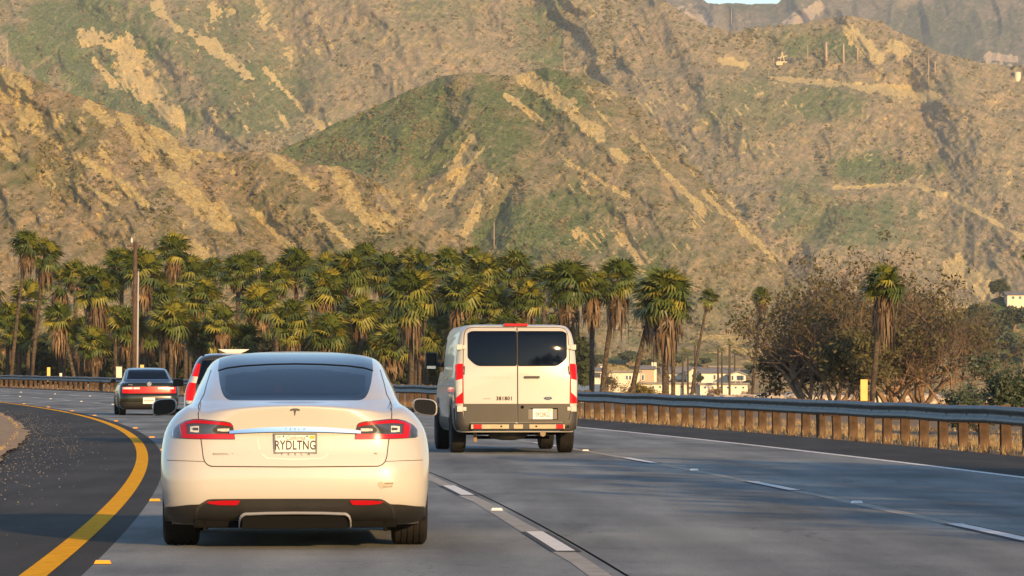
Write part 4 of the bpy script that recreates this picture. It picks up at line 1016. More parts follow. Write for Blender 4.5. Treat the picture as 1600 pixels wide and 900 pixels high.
# ---------------------------------------------------------------- the dark green saloon
def build_saloon():
    D = 133.5; root = empty('saloon', ((233.5-800)/F*D, D, zr(D)), heading(D))
    tag(root, 'dark green saloon with a full width red tail light band, ahead in the inner lane', 'car')
    M_G = mat('dark_green_paint', (0.012,0.015,0.006), 0.25, metal=.0, coat=.3)
    def sx_(x): return (x-553)/395.0
    def sz(y): return 1.275+(322-y)/395.0
    zs = [.18,.21,.25,.3,.36,.42,.48,.54,.60,.635,.65,.68,.74,.80,.86,.90,.94,.97,.99,1.0,1.01,1.02,1.035,1.055,1.08,1.12,1.17,1.22,1.27,1.32,1.36,1.385,1.40,1.41,1.418,1.424,1.428]
    sh = Shell(W=[(.18,.80),(.25,.86),(.4,.885),(.62,.890),(.8,.88),(.9,.85),(.97,.80),(1.0,.765),(1.04,.735),(1.2,.675),(1.35,.61),(1.40,.54),(1.42,.36),(1.428,.03)],
        YR=[(.18,.22),(.25,.08),(.36,.02),(.5,.0),(.61,.01),(.64,.035),(.66,.06),(.85,.085),(.93,.11),(.97,.17),(1.0,.42),(1.02,.62),(1.08,.78),(1.2,1.03),(1.32,1.30),(1.385,1.55),(1.41,1.85),(1.428,2.3)],
        YF=[(.18,4.5),(.4,4.68),(.6,4.65),(.72,4.4),(.85,3.9),(.97,3.35),(1.1,3.1),(1.3,2.75),(1.39,2.6),(1.428,2.4)],
        RX=[(.18,.28),(.9,.3),(1.0,.3),(1.1,.14),(1.35,.12),(1.428,.02)], RY=[(.18,.25),(.9,.3),(1.0,.3),(1.1,.35),(1.35,.35),(1.428,.02)],
        crown=[(.18,.05),(1.0,.07),(1.2,.07),(1.428,.03)], taper=.05, zs=zs)
    sh.build('body', M_G, root, arches=[(1.02,.33,.35),(3.72,.33,.35)]); R_ = sh.R
    T = [(x, 1.385-.02*(abs(x)/.55)**2) for x in np.linspace(-.555,.555,21)]; B = [(x, 1.062) for x in np.linspace(-.655,.655,21)]
    panel('rear_window', R_, T, B, 24, 10, M_GLASS, root, lift=.006, thick=.01)
    ribbon('window_trim', R_, T+B[::-1], .022, M_CHROME, root, lift=.008, n=80, closed=True)
    lt = panel('tail_light', R_, [(-.80,.845),(-.6,.852),(.6,.852),(.80,.845)], [(-.80,.665),(-.6,.660),(.6,.660),(.80,.665)], 40, 6, M_REDL, root, lift=.008, thick=.02)
    for x0, x1 in ((-.79,-.50),(-.47,-.28),(.26,.46),(.49,.74)):
        panel('pale_band', R_, [(x0,.838),(x1,.842)], [(x0,.778),(x1,.780)], 8, 3, M_CLEAR, lt, lift=.013, thick=.008)  # pale strips painting in sun reflected along the top of the lens
    ribbon('bumper_gap', R_, [(-.86,.648),(0,.645),(.86,.648)], .012, M_DARK, root, lift=.002, n=40)
    ribbon('trunk_gap', R_, [(-.66,.99),(-.70,.88),(.0,.875),(.70,.88),(.66,.99)], .008, M_DARK, root, lift=.002, n=60)
    panel('lower_valance', R_, [(-.84,.40),(0,.39),(.84,.40)], [(-.80,.21),(0,.20),(.80,.21)], 30, 5, M_PLASTIC, root, lift=.006, thick=.014)
    y_ = R_(0,.44)-.014
    lp = MB().box(sx_(478), sx_(618), y_, y_+.012, sz(688), sz(616)).build('licence_plate', M_PLATE, root, bevel=.002)
    MB().box(sx_(485), sx_(611), y_-.002, y_, sz(660), sz(640)).build('plate_print', mat('plate_print', (0.55,0.35,0.28), .6), lp)
    ye = R_(0,.90)-.012
    MB().lathe([(0,.062),(.006,.070),(.010,.070)], 24, 'Y', (0, ye, .935)).build('emblem', M_CHROME, root)
    MB().box(-.62,-.50,ye+.01,ye+.02,.905,.92).build('badge', M_CHROME, root)
    for sx in (-1, 1):
        panel('side_window', sh.side, [(1.30,1.17),(1.5,1.31),(1.9,1.36),(2.5,1.34),(2.9,1.12)], [(1.12,1.03),(1.5,1.02),(1.9,1.01),(2.5,1.01),(3.0,1.02)], 20, 6, M_GLASS, root, lift=.005, thick=.01, mode='side', sign=sx)
        ribbon('side_moulding', sh.side, [(.35,.56),(4.2,.56)], .05, M_PLASTIC, root, lift=.010, n=30, mode='side', sign=sx)
        ribbon('door_gap', sh.side, [(2.0,.30),(2.0,1.0)], .01, M_DARK, root, lift=.003, n=12, mode='side', sign=sx)
        mr = MB().box(sx*.93-.095, sx*.93+.075, 2.80,2.92,.98,1.10).build('mirror', M_G, root, bevel=.03)
        MB().box(sx*.93-.08, sx*.93+.06, 2.794,2.802,.995,1.085).build('mirror_glass', M_MIRRORG, mr)
    MB().box(-.68,.68,.2,4.3,.17,.5).build('underbody', M_DARK, root)
    MB().tube([(.45,.02,.21),(.45,.5,.21)], .03, 10).build('exhaust_pipe', M_CHROME, root)
    for x, y in ((-.755,1.02),(.755,1.02),(-.755,3.72),(.755,3.72)): wheel(root, x, y, .315, .20, M_TYRE, M_RIM, 1 if x > 0 else -1)
build_saloon()

# ---------------------------------------------------------------- the SUV half hidden behind the near car
def build_suv():
    D = 79.6; root = empty('suv', ((366-800)/F*D, D, zr(D)), heading(D)-.02)
    tag(root, 'dark estate style SUV with tall red tail lights, half hidden behind the white sedan', 'suv')
    M_S = mat('dark_olive_paint', (0.045,0.043,0.032), 0.28, metal=.3, coat=1.0)
    zs = [.28,.31,.36,.42,.5,.58,.66,.74,.82,.9,.96,1.02,1.08,1.15,1.22,1.3,1.38,1.45,1.5,1.54,1.57,1.595,1.612,1.625,1.634,1.64]
    sh = Shell(W=[(.28,.82),(.4,.875),(.6,.89),(.85,.885),(1.0,.855),(1.15,.80),(1.3,.745),(1.45,.685),(1.54,.63),(1.6,.54),(1.63,.36),(1.64,.03)],
        YR=[(.28,.12),(.4,.03),(.55,.0),(.7,.02),(.8,.07),(1.0,.09),(1.2,.16),(1.45,.30),(1.55,.36),(1.6,.46),(1.63,.8),(1.64,1.6)],
        YF=[(.28,4.3),(.5,4.42),(.8,4.3),(.98,3.8),(1.1,3.3),(1.4,2.8),(1.55,2.6),(1.64,2.2)],
        RX=[(.28,.2),(.9,.2),(1.3,.16),(1.6,.2),(1.64,.02)], RY=[(.28,.2),(.9,.22),(1.3,.2),(1.6,.3),(1.64,.02)],
        crown=[(.28,.04),(1.3,.04),(1.64,.02)], taper=.05, zs=zs)
    sh.build('body', M_S, root, arches=[(.95,.36,.38),(3.55,.36,.38)]); R_ = sh.R
    panel('rear_window', R_, [(-.56,1.50),(0,1.52),(.56,1.50)], [(-.66,1.08),(0,1.06),(.66,1.08)], 24, 10, M_GLASS, root, lift=.006, thick=.01)
    for sx in (-1, 1):
        # slender upper lamp running down the pillar into a wider foot
        T = [(sx*.655,1.44),(sx*.69,1.45)]
        L = [(.600,1.44),(.625,1.30),(.655,1.16),(.690,1.05),(.690,.90),(.715,.78),(.74,.73)]; O = [(.672,1.455),(.725,1.30),(.775,1.16),(.845,1.02),(.868,.90),(.862,.78),(.84,.73)]
        Lp = resample(L, 26); Op = resample(O, 26)
        def seg(i0, i1, m_, nm, lift, par):
            V = [];
            for i in range(i0, i1+1):
                for k in range(7):
                    t = k/6.0; x = Lp[i][0]*(1-t)+Op[i][0]*t; z = Lp[i][1]*(1-t)+Op[i][1]*t
                    V.append((sx*x, R_(x, z)-lift-.012*math.sin(math.pi*t), z))
            return pyobj(nm, V, [tuple(q) for q in grid_faces(i1-i0+1, 7)], m_, par, smooth=True)
        lt = seg(0, 25, M_REDL, 'tail_light', .006, root)
        seg(8, 12, M_CLEAR, 'pale_band', .009, lt); seg(23, 25, M_CLEAR, 'pale_band', .009, lt)
        panel('side_window', sh.side, [(.42,1.34),(.8,1.47),(1.5,1.50),(2.3,1.47),(2.75,1.40),(3.0,1.15)], [(.42,1.10),(.8,1.05),(1.5,1.03),(2.3,1.02),(2.8,1.02),(3.1,1.04)], 22, 6, M_GLASS, root, lift=.005, thick=.01, mode='side', sign=sx)
        ribbon('side_moulding', sh.side, [(.3,.56),(4.0,.56)], .12, M_PLASTIC, root, lift=.012, n=30, mode='side', sign=sx)
        MB().tube([(sx*.56,.65,1.60),(sx*.565,.72,1.665),(sx*.565,2.3,1.665),(sx*.56,2.4,1.60)], .018, 8).build('roof_rail', M_DARK, root)
        mr = MB().box(sx*1.00-.10, sx*1.00+.10, 2.85,2.98,1.03,1.17).build('mirror', M_PLASTIC, root, bevel=.04, seg=3)
        MB().box(sx*1.00-.085, sx*1.00+.085, 2.843,2.852,1.045,1.155).build('mirror_glass', M_MIRRORG, mr)
    # tilted glass sunroof flap, its caught light painted as a pale colour, and the aerial
    sp = MB(); sp.prism([(-.285,1.705),(.285,1.705),(.20,1.66),(.13,1.635),(-.13,1.635),(-.20,1.66)], 1.0, 1.34); sp.build('sunroof_flap', mat('pale_glare', (0.62,0.62,0.60), .3, coat=1), root, bevel=.006)
    MB().tube([(-.05,1.2,1.70),(-.05,1.25,1.98)], .006, 5).build('aerial', M_DARK, root)
    panel('bumper', R_, [(-.86,.70),(0,.71),(.86,.70)], [(-.84,.36),(0,.34),(.84,.36)], 24, 6, M_PLASTIC, root, lift=.03, thick=.05)
    y_ = R_(0,.9)-.014
    MB().box(-.155,.155,y_,y_+.012,.83,.98).build('licence_plate', M_PLATE, root)
    MB().box(-.68,.68,.2,4.0,.26,.6).build('underbody', M_DARK, root)
    for x, y in ((-.77,.95),(.77,.95),(-.77,3.55),(.77,3.55)): wheel(root, x, y, .34, .21, M_TYRE, M_RIM, 1 if x > 0 else -1)
build_suv()
# ================================================================ GUARDRAIL
M_RAIL = mat('weathered_steel_rail', (0.105, 0.118, 0.13), 0.55, metal=0.35, noise=(3, 0.22), bump=(40, 0.15, 0.002))
M_POST = mat('rusty_brown_post', (0.065, 0.043, 0.029), 0.9, spec=.1, noise=(3.1, 0.55, (0.15, 0.095, 0.058)), bump=(30, 0.6, 0.006))
RO = 14.75
gr = empty('guardrail', road(75, RO)); gr.location = (0, 0, 0)
tag(gr, 'long blue grey steel guardrail on rust brown posts round the outside of the bend', 'guardrail')
prof = [(0.0,.31),(-.035,.305),(-.075,.27),(-.080,.245),(-.045,.20),(-.012,.175),(-.012,.135),(-.045,.11),(-.080,.065),(-.075,.04),(-.035,.005),(0.0,0.0)]
L = 3.86
pv_ = []
for yy in (0, L/2, L):
    for a, z in prof: pv_.append((a, yy, z))
npf = len(prof)
for yy in (L, L/2, 0):   # back skin for thickness
    for a, z in prof: pv_.append((a+.006, yy, z))
me_rail = bpy.data.meshes.new('rail_panel')
Fq = [(j*npf+i, j*npf+i+1, (j+1)*npf+i+1, (j+1)*npf+i) for j in (0, 1, 3, 4) for i in range(npf-1)]
me_rail.from_pydata(pv_, [], Fq); me_rail.update(); me_rail.materials.append(M_RAIL)
me_rail.polygons.foreach_set('use_smooth', [True]*len(Fq))
mbp = MB().box(-.09, .09, -.075, .075, -.25, .705); po = mbp.build('post', M_POST, None, bevel=.008); me_post = po.data; bpy.data.objects.remove(po)
mbb = MB().box(-.09, .09, -.07, .07, .37, .70); bo = mbb.build('blockout', M_POST, None, bevel=.008); me_blk = bo.data; bpy.data.objects.remove(bo)
mbb = MB().lathe([(-.018,.012),(0,.014)], 8, 'X'); bo = mbb.build('bolt', M_GUT if False else M_RAIL, None); me_bolt = bo.data; bpy.data.objects.remove(bo)
def rail_rise(D): return 0.06*sst(110, 170, D)
D = 54.0; i = 0; posts = 0
while D < 410:
    z = float(rail_rise(D)) + 0.012*math.sin(i*1.7)
    if i % 2 == 0:
        p0 = road(D, RO, z+.39); p1 = road(D+3.81, RO, float(rail_rise(D+3.81))+.39+0.012*math.sin((i+2)*1.7))
        dv = p1-p0
        o = bpy.data.objects.new('rail_panel', me_rail); COL.objects.link(o); o.parent = gr; o.location = p0
        o.rotation_euler = (math.atan2(dv.z, dv.y), 0, math.atan2(-dv.x, dv.y))
    h = heading(D) + random.uniform(-.06, .06)
    c_ = road(D, RO+.30, z + random.uniform(-.02, .02)); o = bpy.data.objects.new('post', me_post); COL.objects.link(o); o.parent = gr; o.location = c_; o.rotation_euler = (random.uniform(-.03,.03), random.uniform(-.03,.03), h)
    c_ = road(D, RO+.105, z); b_ = bpy.data.objects.new('blockout', me_blk); COL.objects.link(b_); b_.parent = gr; b_.location = c_; b_.rotation_euler = (0, 0, h)
    if D < 120:
        for zz in (.545,):
            c_ = road(D, RO-.012, z+zz); q_ = bpy.data.objects.new('bolt', me_bolt); COL.objects.link(q_); q_.parent = gr; q_.location = c_; q_.rotation_euler = (0, 0, h)
    D += 1.905; i += 1
# marker posts beyond the rail
def paddle(px, y0, D, wpx, m, label, name='marker_post'):
    s_ = F/D; p = at(px, y0, D); zt = p.z; wd = wpx/s_
    g = zr(D) + .40
    o = MB().box(-wd/2, wd/2, -.012, .012, g, zt).build(name, m, None, bevel=.004); o.location = (p.x, D, 0); tag(o, label, 'marker post')
M_MPY = mat('yellow_marker_post', (0.72, 0.48, 0.13), 0.6, noise=(3, .1)); M_MPW = mat('pale_marker_post', (0.70, 0.62, 0.48), 0.6)
paddle(1350, 593, 95.5, 11, M_MPY, 'flat yellow marker post behind the guardrail in front of the dry thicket')
paddle(76, 574, 294, 5, M_MPY, 'thin yellow marker post behind the guardrail at the far left')
paddle(186, 573, 270, 9, M_MPW, 'short pale board standing behind the guardrail left of the green saloon')
paddle(222, 570, 262, 6, M_MPY, 'small yellow marker post just above the roof of the green saloon')
paddle(95, 583, 292, 4, M_MPW, 'tiny pale marker post beside the thin yellow one at the far left')

# ================================================================ PALMS
def leaf_mat(name, c1, c2, c3):
    m, n, l, b = nodes_mat(name); oi = n.new('ShaderNodeObjectInfo')
    r = ramp(n, [(0.0, c1), (0.6, c2), (1.0, c3)]); l.new(oi.outputs['Random'], r.inputs[0])
    tc = n.new('ShaderNodeTexCoord'); t = tex(n, l, tc.outputs['Object'], 5, 3)
    c = mixc(n, l, math_n(n, l, 'MULTIPLY', t.outputs['Fac'], .5), r.outputs[0], tuple(v*.55 for v in c2))
    l.new(c, b.inputs['Base Color']); b.inputs['Roughness'].default_value = .5; b.inputs['Specular IOR Level'].default_value = .35
    return m
M_FR = leaf_mat('palm_green', (0.04,0.065,0.012), (0.10,0.13,0.02), (0.32,0.27,0.035))
M_FRD = leaf_mat('palm_dead', (0.055,0.037,0.02), (0.12,0.075,0.036), (0.28,0.175,0.08))
M_PT = mat('palm_trunk', (0.05,0.038,0.028), 0.95, spec=.1, noise=(6, .4, (0.13,0.10,0.07)), bump=(8, 1, .05))
def frond_mesh(name, n, spread, droop, m, seed, pet=.38, curl=0.0):
    rr = random.Random(seed); v = []; f = []
    v += [(0,-.018,0),(0,.018,0),(pet,-.012,.03),(pet,.012,.03)]; f.append((0,1,3,2))
    for k in range(n):
        a = R(-spread + 2*spread*k/(n-1)) + rr.uniform(-.04,.04); ln = (1-pet)*(.72+.28*math.cos(a/1.6))*rr.uniform(.88,1.06)
        ca, sa = math.cos(a), math.sin(a); w_ = .042*rr.uniform(.8,1.2)
        zt = -droop*rr.uniform(.5,1.3); zm = .03 + .05*math.cos(a)
        def P(r, s_, z): return (pet+ca*r-sa*s_, sa*r+ca*s_, .03+z+curl*abs(sa)*r*-1.0)
        i = len(v)
        v += [P(0,-.004,0),P(0,.004,0),P(ln*.55,-w_,zm+.01*(k%2)),P(ln*.55,w_,zm-.012*(k%2)),P(ln*rr.uniform(.93,1.05),0,zt)]
        f += [(i,i+1,i+3,i+2),(i+2,i+3,i+4)]
    me = bpy.data.meshes.new(name); me.from_pydata(v, [], f); me.update(); me.materials.append(m); return me
FR = [frond_mesh('frond', 18, 125, .05, M_FR, 1, .44), frond_mesh('frond', 16, 112, .14, M_FR, 2, .46), frond_mesh('frond', 18, 130, .02, M_FR, 3, .40, .2), frond_mesh('frond', 15, 100, .24, M_FR, 4, .44, .3)]
FD = [frond_mesh('dead_frond', 11, 60, .16, M_FRD, 5, .35, .5), frond_mesh('dead_frond', 10, 45, .10, M_FRD, 6, .4, .7)]
FFAR = frond_mesh('frond', 9, 120, .12, M_FR, 9)
def skirt_mesh(seed):
    rr = random.Random(seed); v = []; f = []
    for k in range(110):
        a = rr.uniform(0, 2*math.pi); r0 = rr.uniform(.08, .2); r1 = rr.uniform(.16,.50); z0 = rr.uniform(-.55, .05); z1 = z0-rr.uniform(.4,.95); w_ = .03
        i = len(v); t = (-math.sin(a)*w_, math.cos(a)*w_)
        v += [(math.cos(a)*r0-t[0],math.sin(a)*r0-t[1],z0),(math.cos(a)*r0+t[0],math.sin(a)*r0+t[1],z0),
              (math.cos(a)*r1+t[0]*1.5,math.sin(a)*r1+t[1]*1.5,(z0*.5+z1*.5)),(math.cos(a)*r1-t[0]*1.5,math.sin(a)*r1-t[1]*1.5,(z0*.5+z1*.5)),(math.cos(a)*r1*1.02,math.sin(a)*r1*1.02,z1)]
        f += [(i,i+1,i+2,i+3),(i+3,i+2,i+4)]
    me = bpy.data.meshes.new('dead_skirt'); me.from_pydata(v, [], f); me.update(); me.materials.append(M_FRD); return me
SK = [skirt_mesh(1), skirt_mesh(2)]
def gz(x, y): return float(ground_z(np.array([x]), np.array([y]))[0])
def palm(px, cy, D, rp, label, group=None, ng=34, nd=12, skirt=1.0, lean=0.0, tr=1.0, low=-35, far=False):
    """px, cy: where the crown's heart stands; rp crown radius in photo pixels at distance D"""
    c = at(px, cy, D); rad = rp/F*D; bx = c.x + lean; zb = gz(bx, D)
    root = empty('palm_tree', (bx, D, zb)); tag(root, label, 'palm tree', group)
    H = c.z - zb; tw = .19*tr
    pts = []; rs = []
    m_ = 9
    for i in range(m_+1):
        t = i/m_; pts.append((-lean*(t**1.3), 0.0, H*t-.2*(i==0))); rs.append(tw*(1.35 if i == 0 else 1.0-.22*t)*random.uniform(.95,1.06))
    MB().tube(pts, rs, 9).build('trunk', M_PT, root, smooth=True)
    cx = -lean
    if far:
        for k in range(ng):
            e = R(80 - 120*(k/ng)); a = k*2.39996
            o = bpy.data.objects.new('frond', FFAR); COL.objects.link(o); o.parent = root; o.location = (cx, 0, H)
            o.rotation_euler = (random.uniform(-.4,.4), -e, a); o.scale = (rad,)*3
        return root
    for k in range(ng):
        t = k/ng; e = 84 - (84-low)*t**.92 + random.uniform(-7, 7); a = k*2.39996 + random.uniform(-.2,.2)
        o = bpy.data.objects.new('frond', FR[k % 4] if t > .3 else FR[(k % 2)*2]); COL.objects.link(o); o.parent = root
        o.location = (cx, 0, H + rad*.12*(.5-t)); o.rotation_euler = (random.uniform(-.5,.5), -R(e), a)
        s_ = rad*random.uniform(.86,1.08)*(0.85 if e > 60 else 1.0); o.scale = (s_, s_, s_)
    for k in range(nd):
        e = -50 - 34*random.random(); a = k*2.39996 + random.uniform(-.3,.3)
        o = bpy.data.objects.new('dead_frond', FD[k % 2]); COL.objects.link(o); o.parent = root
        o.location = (cx, 0, H - rad*(.05+.4*random.random())*skirt); o.rotation_euler = (random.uniform(-.5,.5), -R(e), a)
        s_ = rad*random.uniform(.6,.85); o.scale = (s_, s_, s_)
    if skirt > 0:
        o = bpy.data.objects.new('dead_skirt', SK[int(px) % 2]); COL.objects.link(o); o.parent = root
        o.location = (cx, 0, H - rad*.1); o.rotation_euler = (0, 0, px); o.scale = (rad*.9, rad*.9, rad*1.05*skirt); o['kind'] = 'stuff'
    return root
# (px, crown y, distance, crown radius px, label, kwargs) - those one can tell apart
PAL = [
 (42, 386, 330, 34, 'tall slender palm at the far left, its trunk leaning outward', dict(lean=-1.2, tr=.8, low=-30)),
 (70, 402, 335, 37, 'tall slender palm with a tan collar of dead fronds, second from the left', dict(lean=-1.0, tr=.8, nd=18)),
 (92, 498, 312, 34, 'low palm with an orange dead skirt under a small green crown at the far left', dict(nd=20, skirt=1.2, tr=.7, lean=1.2, ng=28)),
 (150, 452, 335, 46, 'round headed palm with a shaggy tan skirt left of the wooden pole', dict(nd=20, skirt=1.4)),
 (222, 425, 345, 46, 'big headed palm close behind the wooden pole', dict(nd=22, skirt=1.5)),
 (270, 393, 365, 36, 'tallest palm in the left part of the grove, right of the wooden pole', dict(nd=12)),
 (643, 462, 300, 52, 'palm beside the white van whose long golden skirt hangs almost to the guardrail', dict(ng=70, nd=40, skirt=1.3, low=-78)),
 (888, 445, 292, 50, 'full palm with a wide tan skirt rising behind the right side of the van roof', dict(ng=42, nd=34, skirt=1.4, low=-50)),
 (965, 438, 305, 44, 'dark crowned palm on a bent trunk right of the van', dict(ng=34, nd=26, skirt=1.5, lean=-1.1, low=-40)),
 (1040, 462, 282, 55, 'largest palm right of the van with a golden skirt and thick trunk', dict(ng=54, nd=42, skirt=1.5, tr=1.25, low=-58)),
 (1022, 470, 288, 46, 'leaning palm tucked behind the largest palm right of the van', dict(ng=36, nd=20, skirt=1.2, lean=-1.5, low=-45)),
 (925, 455, 300, 40, 'dark trunked palm between the wide skirted one and the bent one', dict(ng=30, nd=18, skirt=1.2)),
 (1052, 480, 289, 42, 'dark palm stem just right of the thick trunk of the largest palm', dict(ng=22, nd=14, skirt=1.0, tr=.8)),
 (1107, 466, 420, 20, 'thin small headed palm right of the palm cluster', dict(ng=24, nd=8, skirt=.8, tr=.75, lean=-1.6)),
 (1191, 465, 400, 22, 'thin small headed palm standing alone against the hillside', dict(ng=26, nd=10, skirt=1.0, tr=.75, lean=-.9)),
 (1381, 448, 205, 43, 'palm rising out of the dry bare thicket with pale hanging dead fronds', dict(ng=40, nd=26, skirt=1.7, tr=.75, lean=-.55, low=-30)),
 (1612, 400, 150, 20, 'palm at the right edge of which only frond tips show', dict(ng=24, nd=4, tr=.7)),
]
for px, cy, D, rp, lab, kw in PAL: palm(px, cy, D, rp, lab, **kw)
rr0 = random.Random(8)
front = [(118,432,350,36),(190,420,352,38),(315,470,338,44),(372,428,372,36),(345,505,330,38),(405,478,345,42),(432,440,368,38),(463,420,372,40),(455,500,330,42),(505,455,350,42),(512,424,385,34),
 (548,432,366,42),(560,492,334,44),(600,430,375,40),(604,500,340,40),(655,420,372,36),(700,416,366,40),(720,462,340,44),(690,500,348,38),(756,428,368,40),(770,478,340,42),(805,424,372,38),(822,468,338,40),(850,440,360,34),(785,510,352,34),
 (12,500,350,36),(30,530,345,30),(128,520,345,30),(180,500,360,34),(255,470,355,40),(290,430,372,38),(330,425,380,34),(395,415,390,32),(570,405,392,30),(640,410,392,30),(735,410,392,30)]
front += [(-20+58*k_+rr0.uniform(-12,12), rr0.uniform(500,548), rr0.uniform(326,350), rr0.uniform(32,42)) for k_ in range(16)]
front.sort(); cnt = {}
ORD[0] = 'first'
for px, cy, D, rp in front:
    low_ = 'low' if cy > 485 else ('middle height' if cy > 440 else 'upper')
    cnt[low_] = cnt.get(low_, -1) + 1
    palm(px, cy, D, rp*random.uniform(.88,1.15), f"palm in the dense grove, {ORD[cnt[low_]]} from the left in its {low_.split()[0]} row of crowns", None, ng=random.randint(34,44), nd=9 if cy > 440 else 5, skirt=.85 if cy > 440 else .6)
rr = random.Random(5)
for k in range(30):
    palm(rr.uniform(-40, 880), rr.uniform(440, 530), rr.uniform(385, 425), rr.uniform(34, 44), 'half hidden palm crown deep inside the shaded grove', 'palms deep inside the grove', ng=20, nd=8, skirt=.9)
for k, (px, cy, D) in enumerate([(1067,548,780),(1075,552,820),(1086,540,760),(1122,545,800),(1128,550,830),(1140,538,740),(1148,552,860),(1203,556,820),(1212,552,800),(1240,560,780)]):
    palm(px, cy, D, 9, f'tiny distant palm near the white houses, {ORD[k]} from the left of ten', 'tiny distant palms by the houses', ng=9, nd=0, skirt=0, tr=1.1, far=True)

# ---------------------------------------------------------------- poles in the grove
def pole(px, ytop, D, wd, m, label, name='utility_pole', cat='pole', bury=.3, lean=0.0, base=None, cross=None):
    p = at(px, ytop, D) if base is None else None
    if base is not None: x, y, zb = base; zt = CH + (HY-ytop)/F*y
    else: x, y, zt = p.x, D, p.z; zb = gz(x, D)
    root = empty(name, (x, y, zb)); tag(root, label, cat)
    H = zt-zb
    MB().tube([(0,0,-bury),(lean*.5,0,H*.5),(lean,0,H)], [wd/2*1.15, wd/2, wd/2*.8], 10).build('shaft', m, root, smooth=True)
    if cross:
        MB().box(-cross/2, cross/2, -.06, .06, H-.55, H-.42).build('crossarm', m, root)
        for t in (-.45, 0, .45): MB().lathe([(H-.42,.05),(H-.30,.06),(H-.18,.03)], 8, 'Z', (t*cross, 0, 0)).build('insulator', M_MPW, root)
    return root
M_WOOD = mat('old_brown_wood', (0.085,0.05,0.03), .85, noise=(4,.35), bump=(10,.8,.02)); M_GPOLE = mat('pale_grey_pole', (0.36,0.35,0.33), .6)
M_PLW = mat('pale_wood_pole', (0.42,0.30,0.19), .8)  # pale wood of the far poles
pl_ = pole(209, 378, 325, .34, M_WOOD, 'thick weathered brown wooden pole standing among the palms at left', cross=None, lean=.12)
H_ = at(209, 378, 325).z - pl_.location.z
MB().box(-.5,.5,-.06,.06,H_-.35,H_-.22).build('crossarm', M_WOOD, pl_); MB().lathe([(H_-.05,.06),(H_+.15,.08),(H_+.32,.03)], 8, 'Z', (-.15,0,0)).build('insulator', M_MPW, pl_)
pole(214, 424, 318, .14, M_GPOLE, 'thin pale grey metal pole beside the brown wooden pole', lean=.1)

# ================================================================ THICKETS, DRY TREES
def leaves(name, P, size, m, parent=None, elong=1.6):
    n = len(P); a = rng.normal(size=(n, 3)); a /= np.linalg.norm(a, axis=1, keepdims=True); b = rng.normal(size=(n, 3)); b -= (a*b).sum(1, keepdims=True)*a; b /= np.linalg.norm(b, axis=1, keepdims=True)
    s = (size*(.6+.8*rng.random(n)))[:, None]
    V = np.stack([P-a*s*elong*.5, P+b*s*.4, P+a*s*elong*.5, P-b*s*.4], 1).reshape(-1, 3)
    return link(name, npmesh(name, V, np.arange(4*n).reshape(-1, 4)), m, parent)
M_DKLEAF = mat('dark_understorey', (0.035,0.045,0.016), .7, spec=.2, noise=(.6,.5))  # dark leaf mass added to give the grove its inner shade
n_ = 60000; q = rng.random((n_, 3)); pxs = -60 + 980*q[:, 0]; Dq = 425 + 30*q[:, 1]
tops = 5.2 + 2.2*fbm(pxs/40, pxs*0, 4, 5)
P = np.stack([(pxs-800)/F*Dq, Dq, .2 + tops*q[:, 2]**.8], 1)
o = leaves('understorey', P, np.full(n_, .42), M_DKLEAF); tag(o, 'dark tangled growth added to stand for the shade behind the palm trunks', 'thicket', kind='stuff')

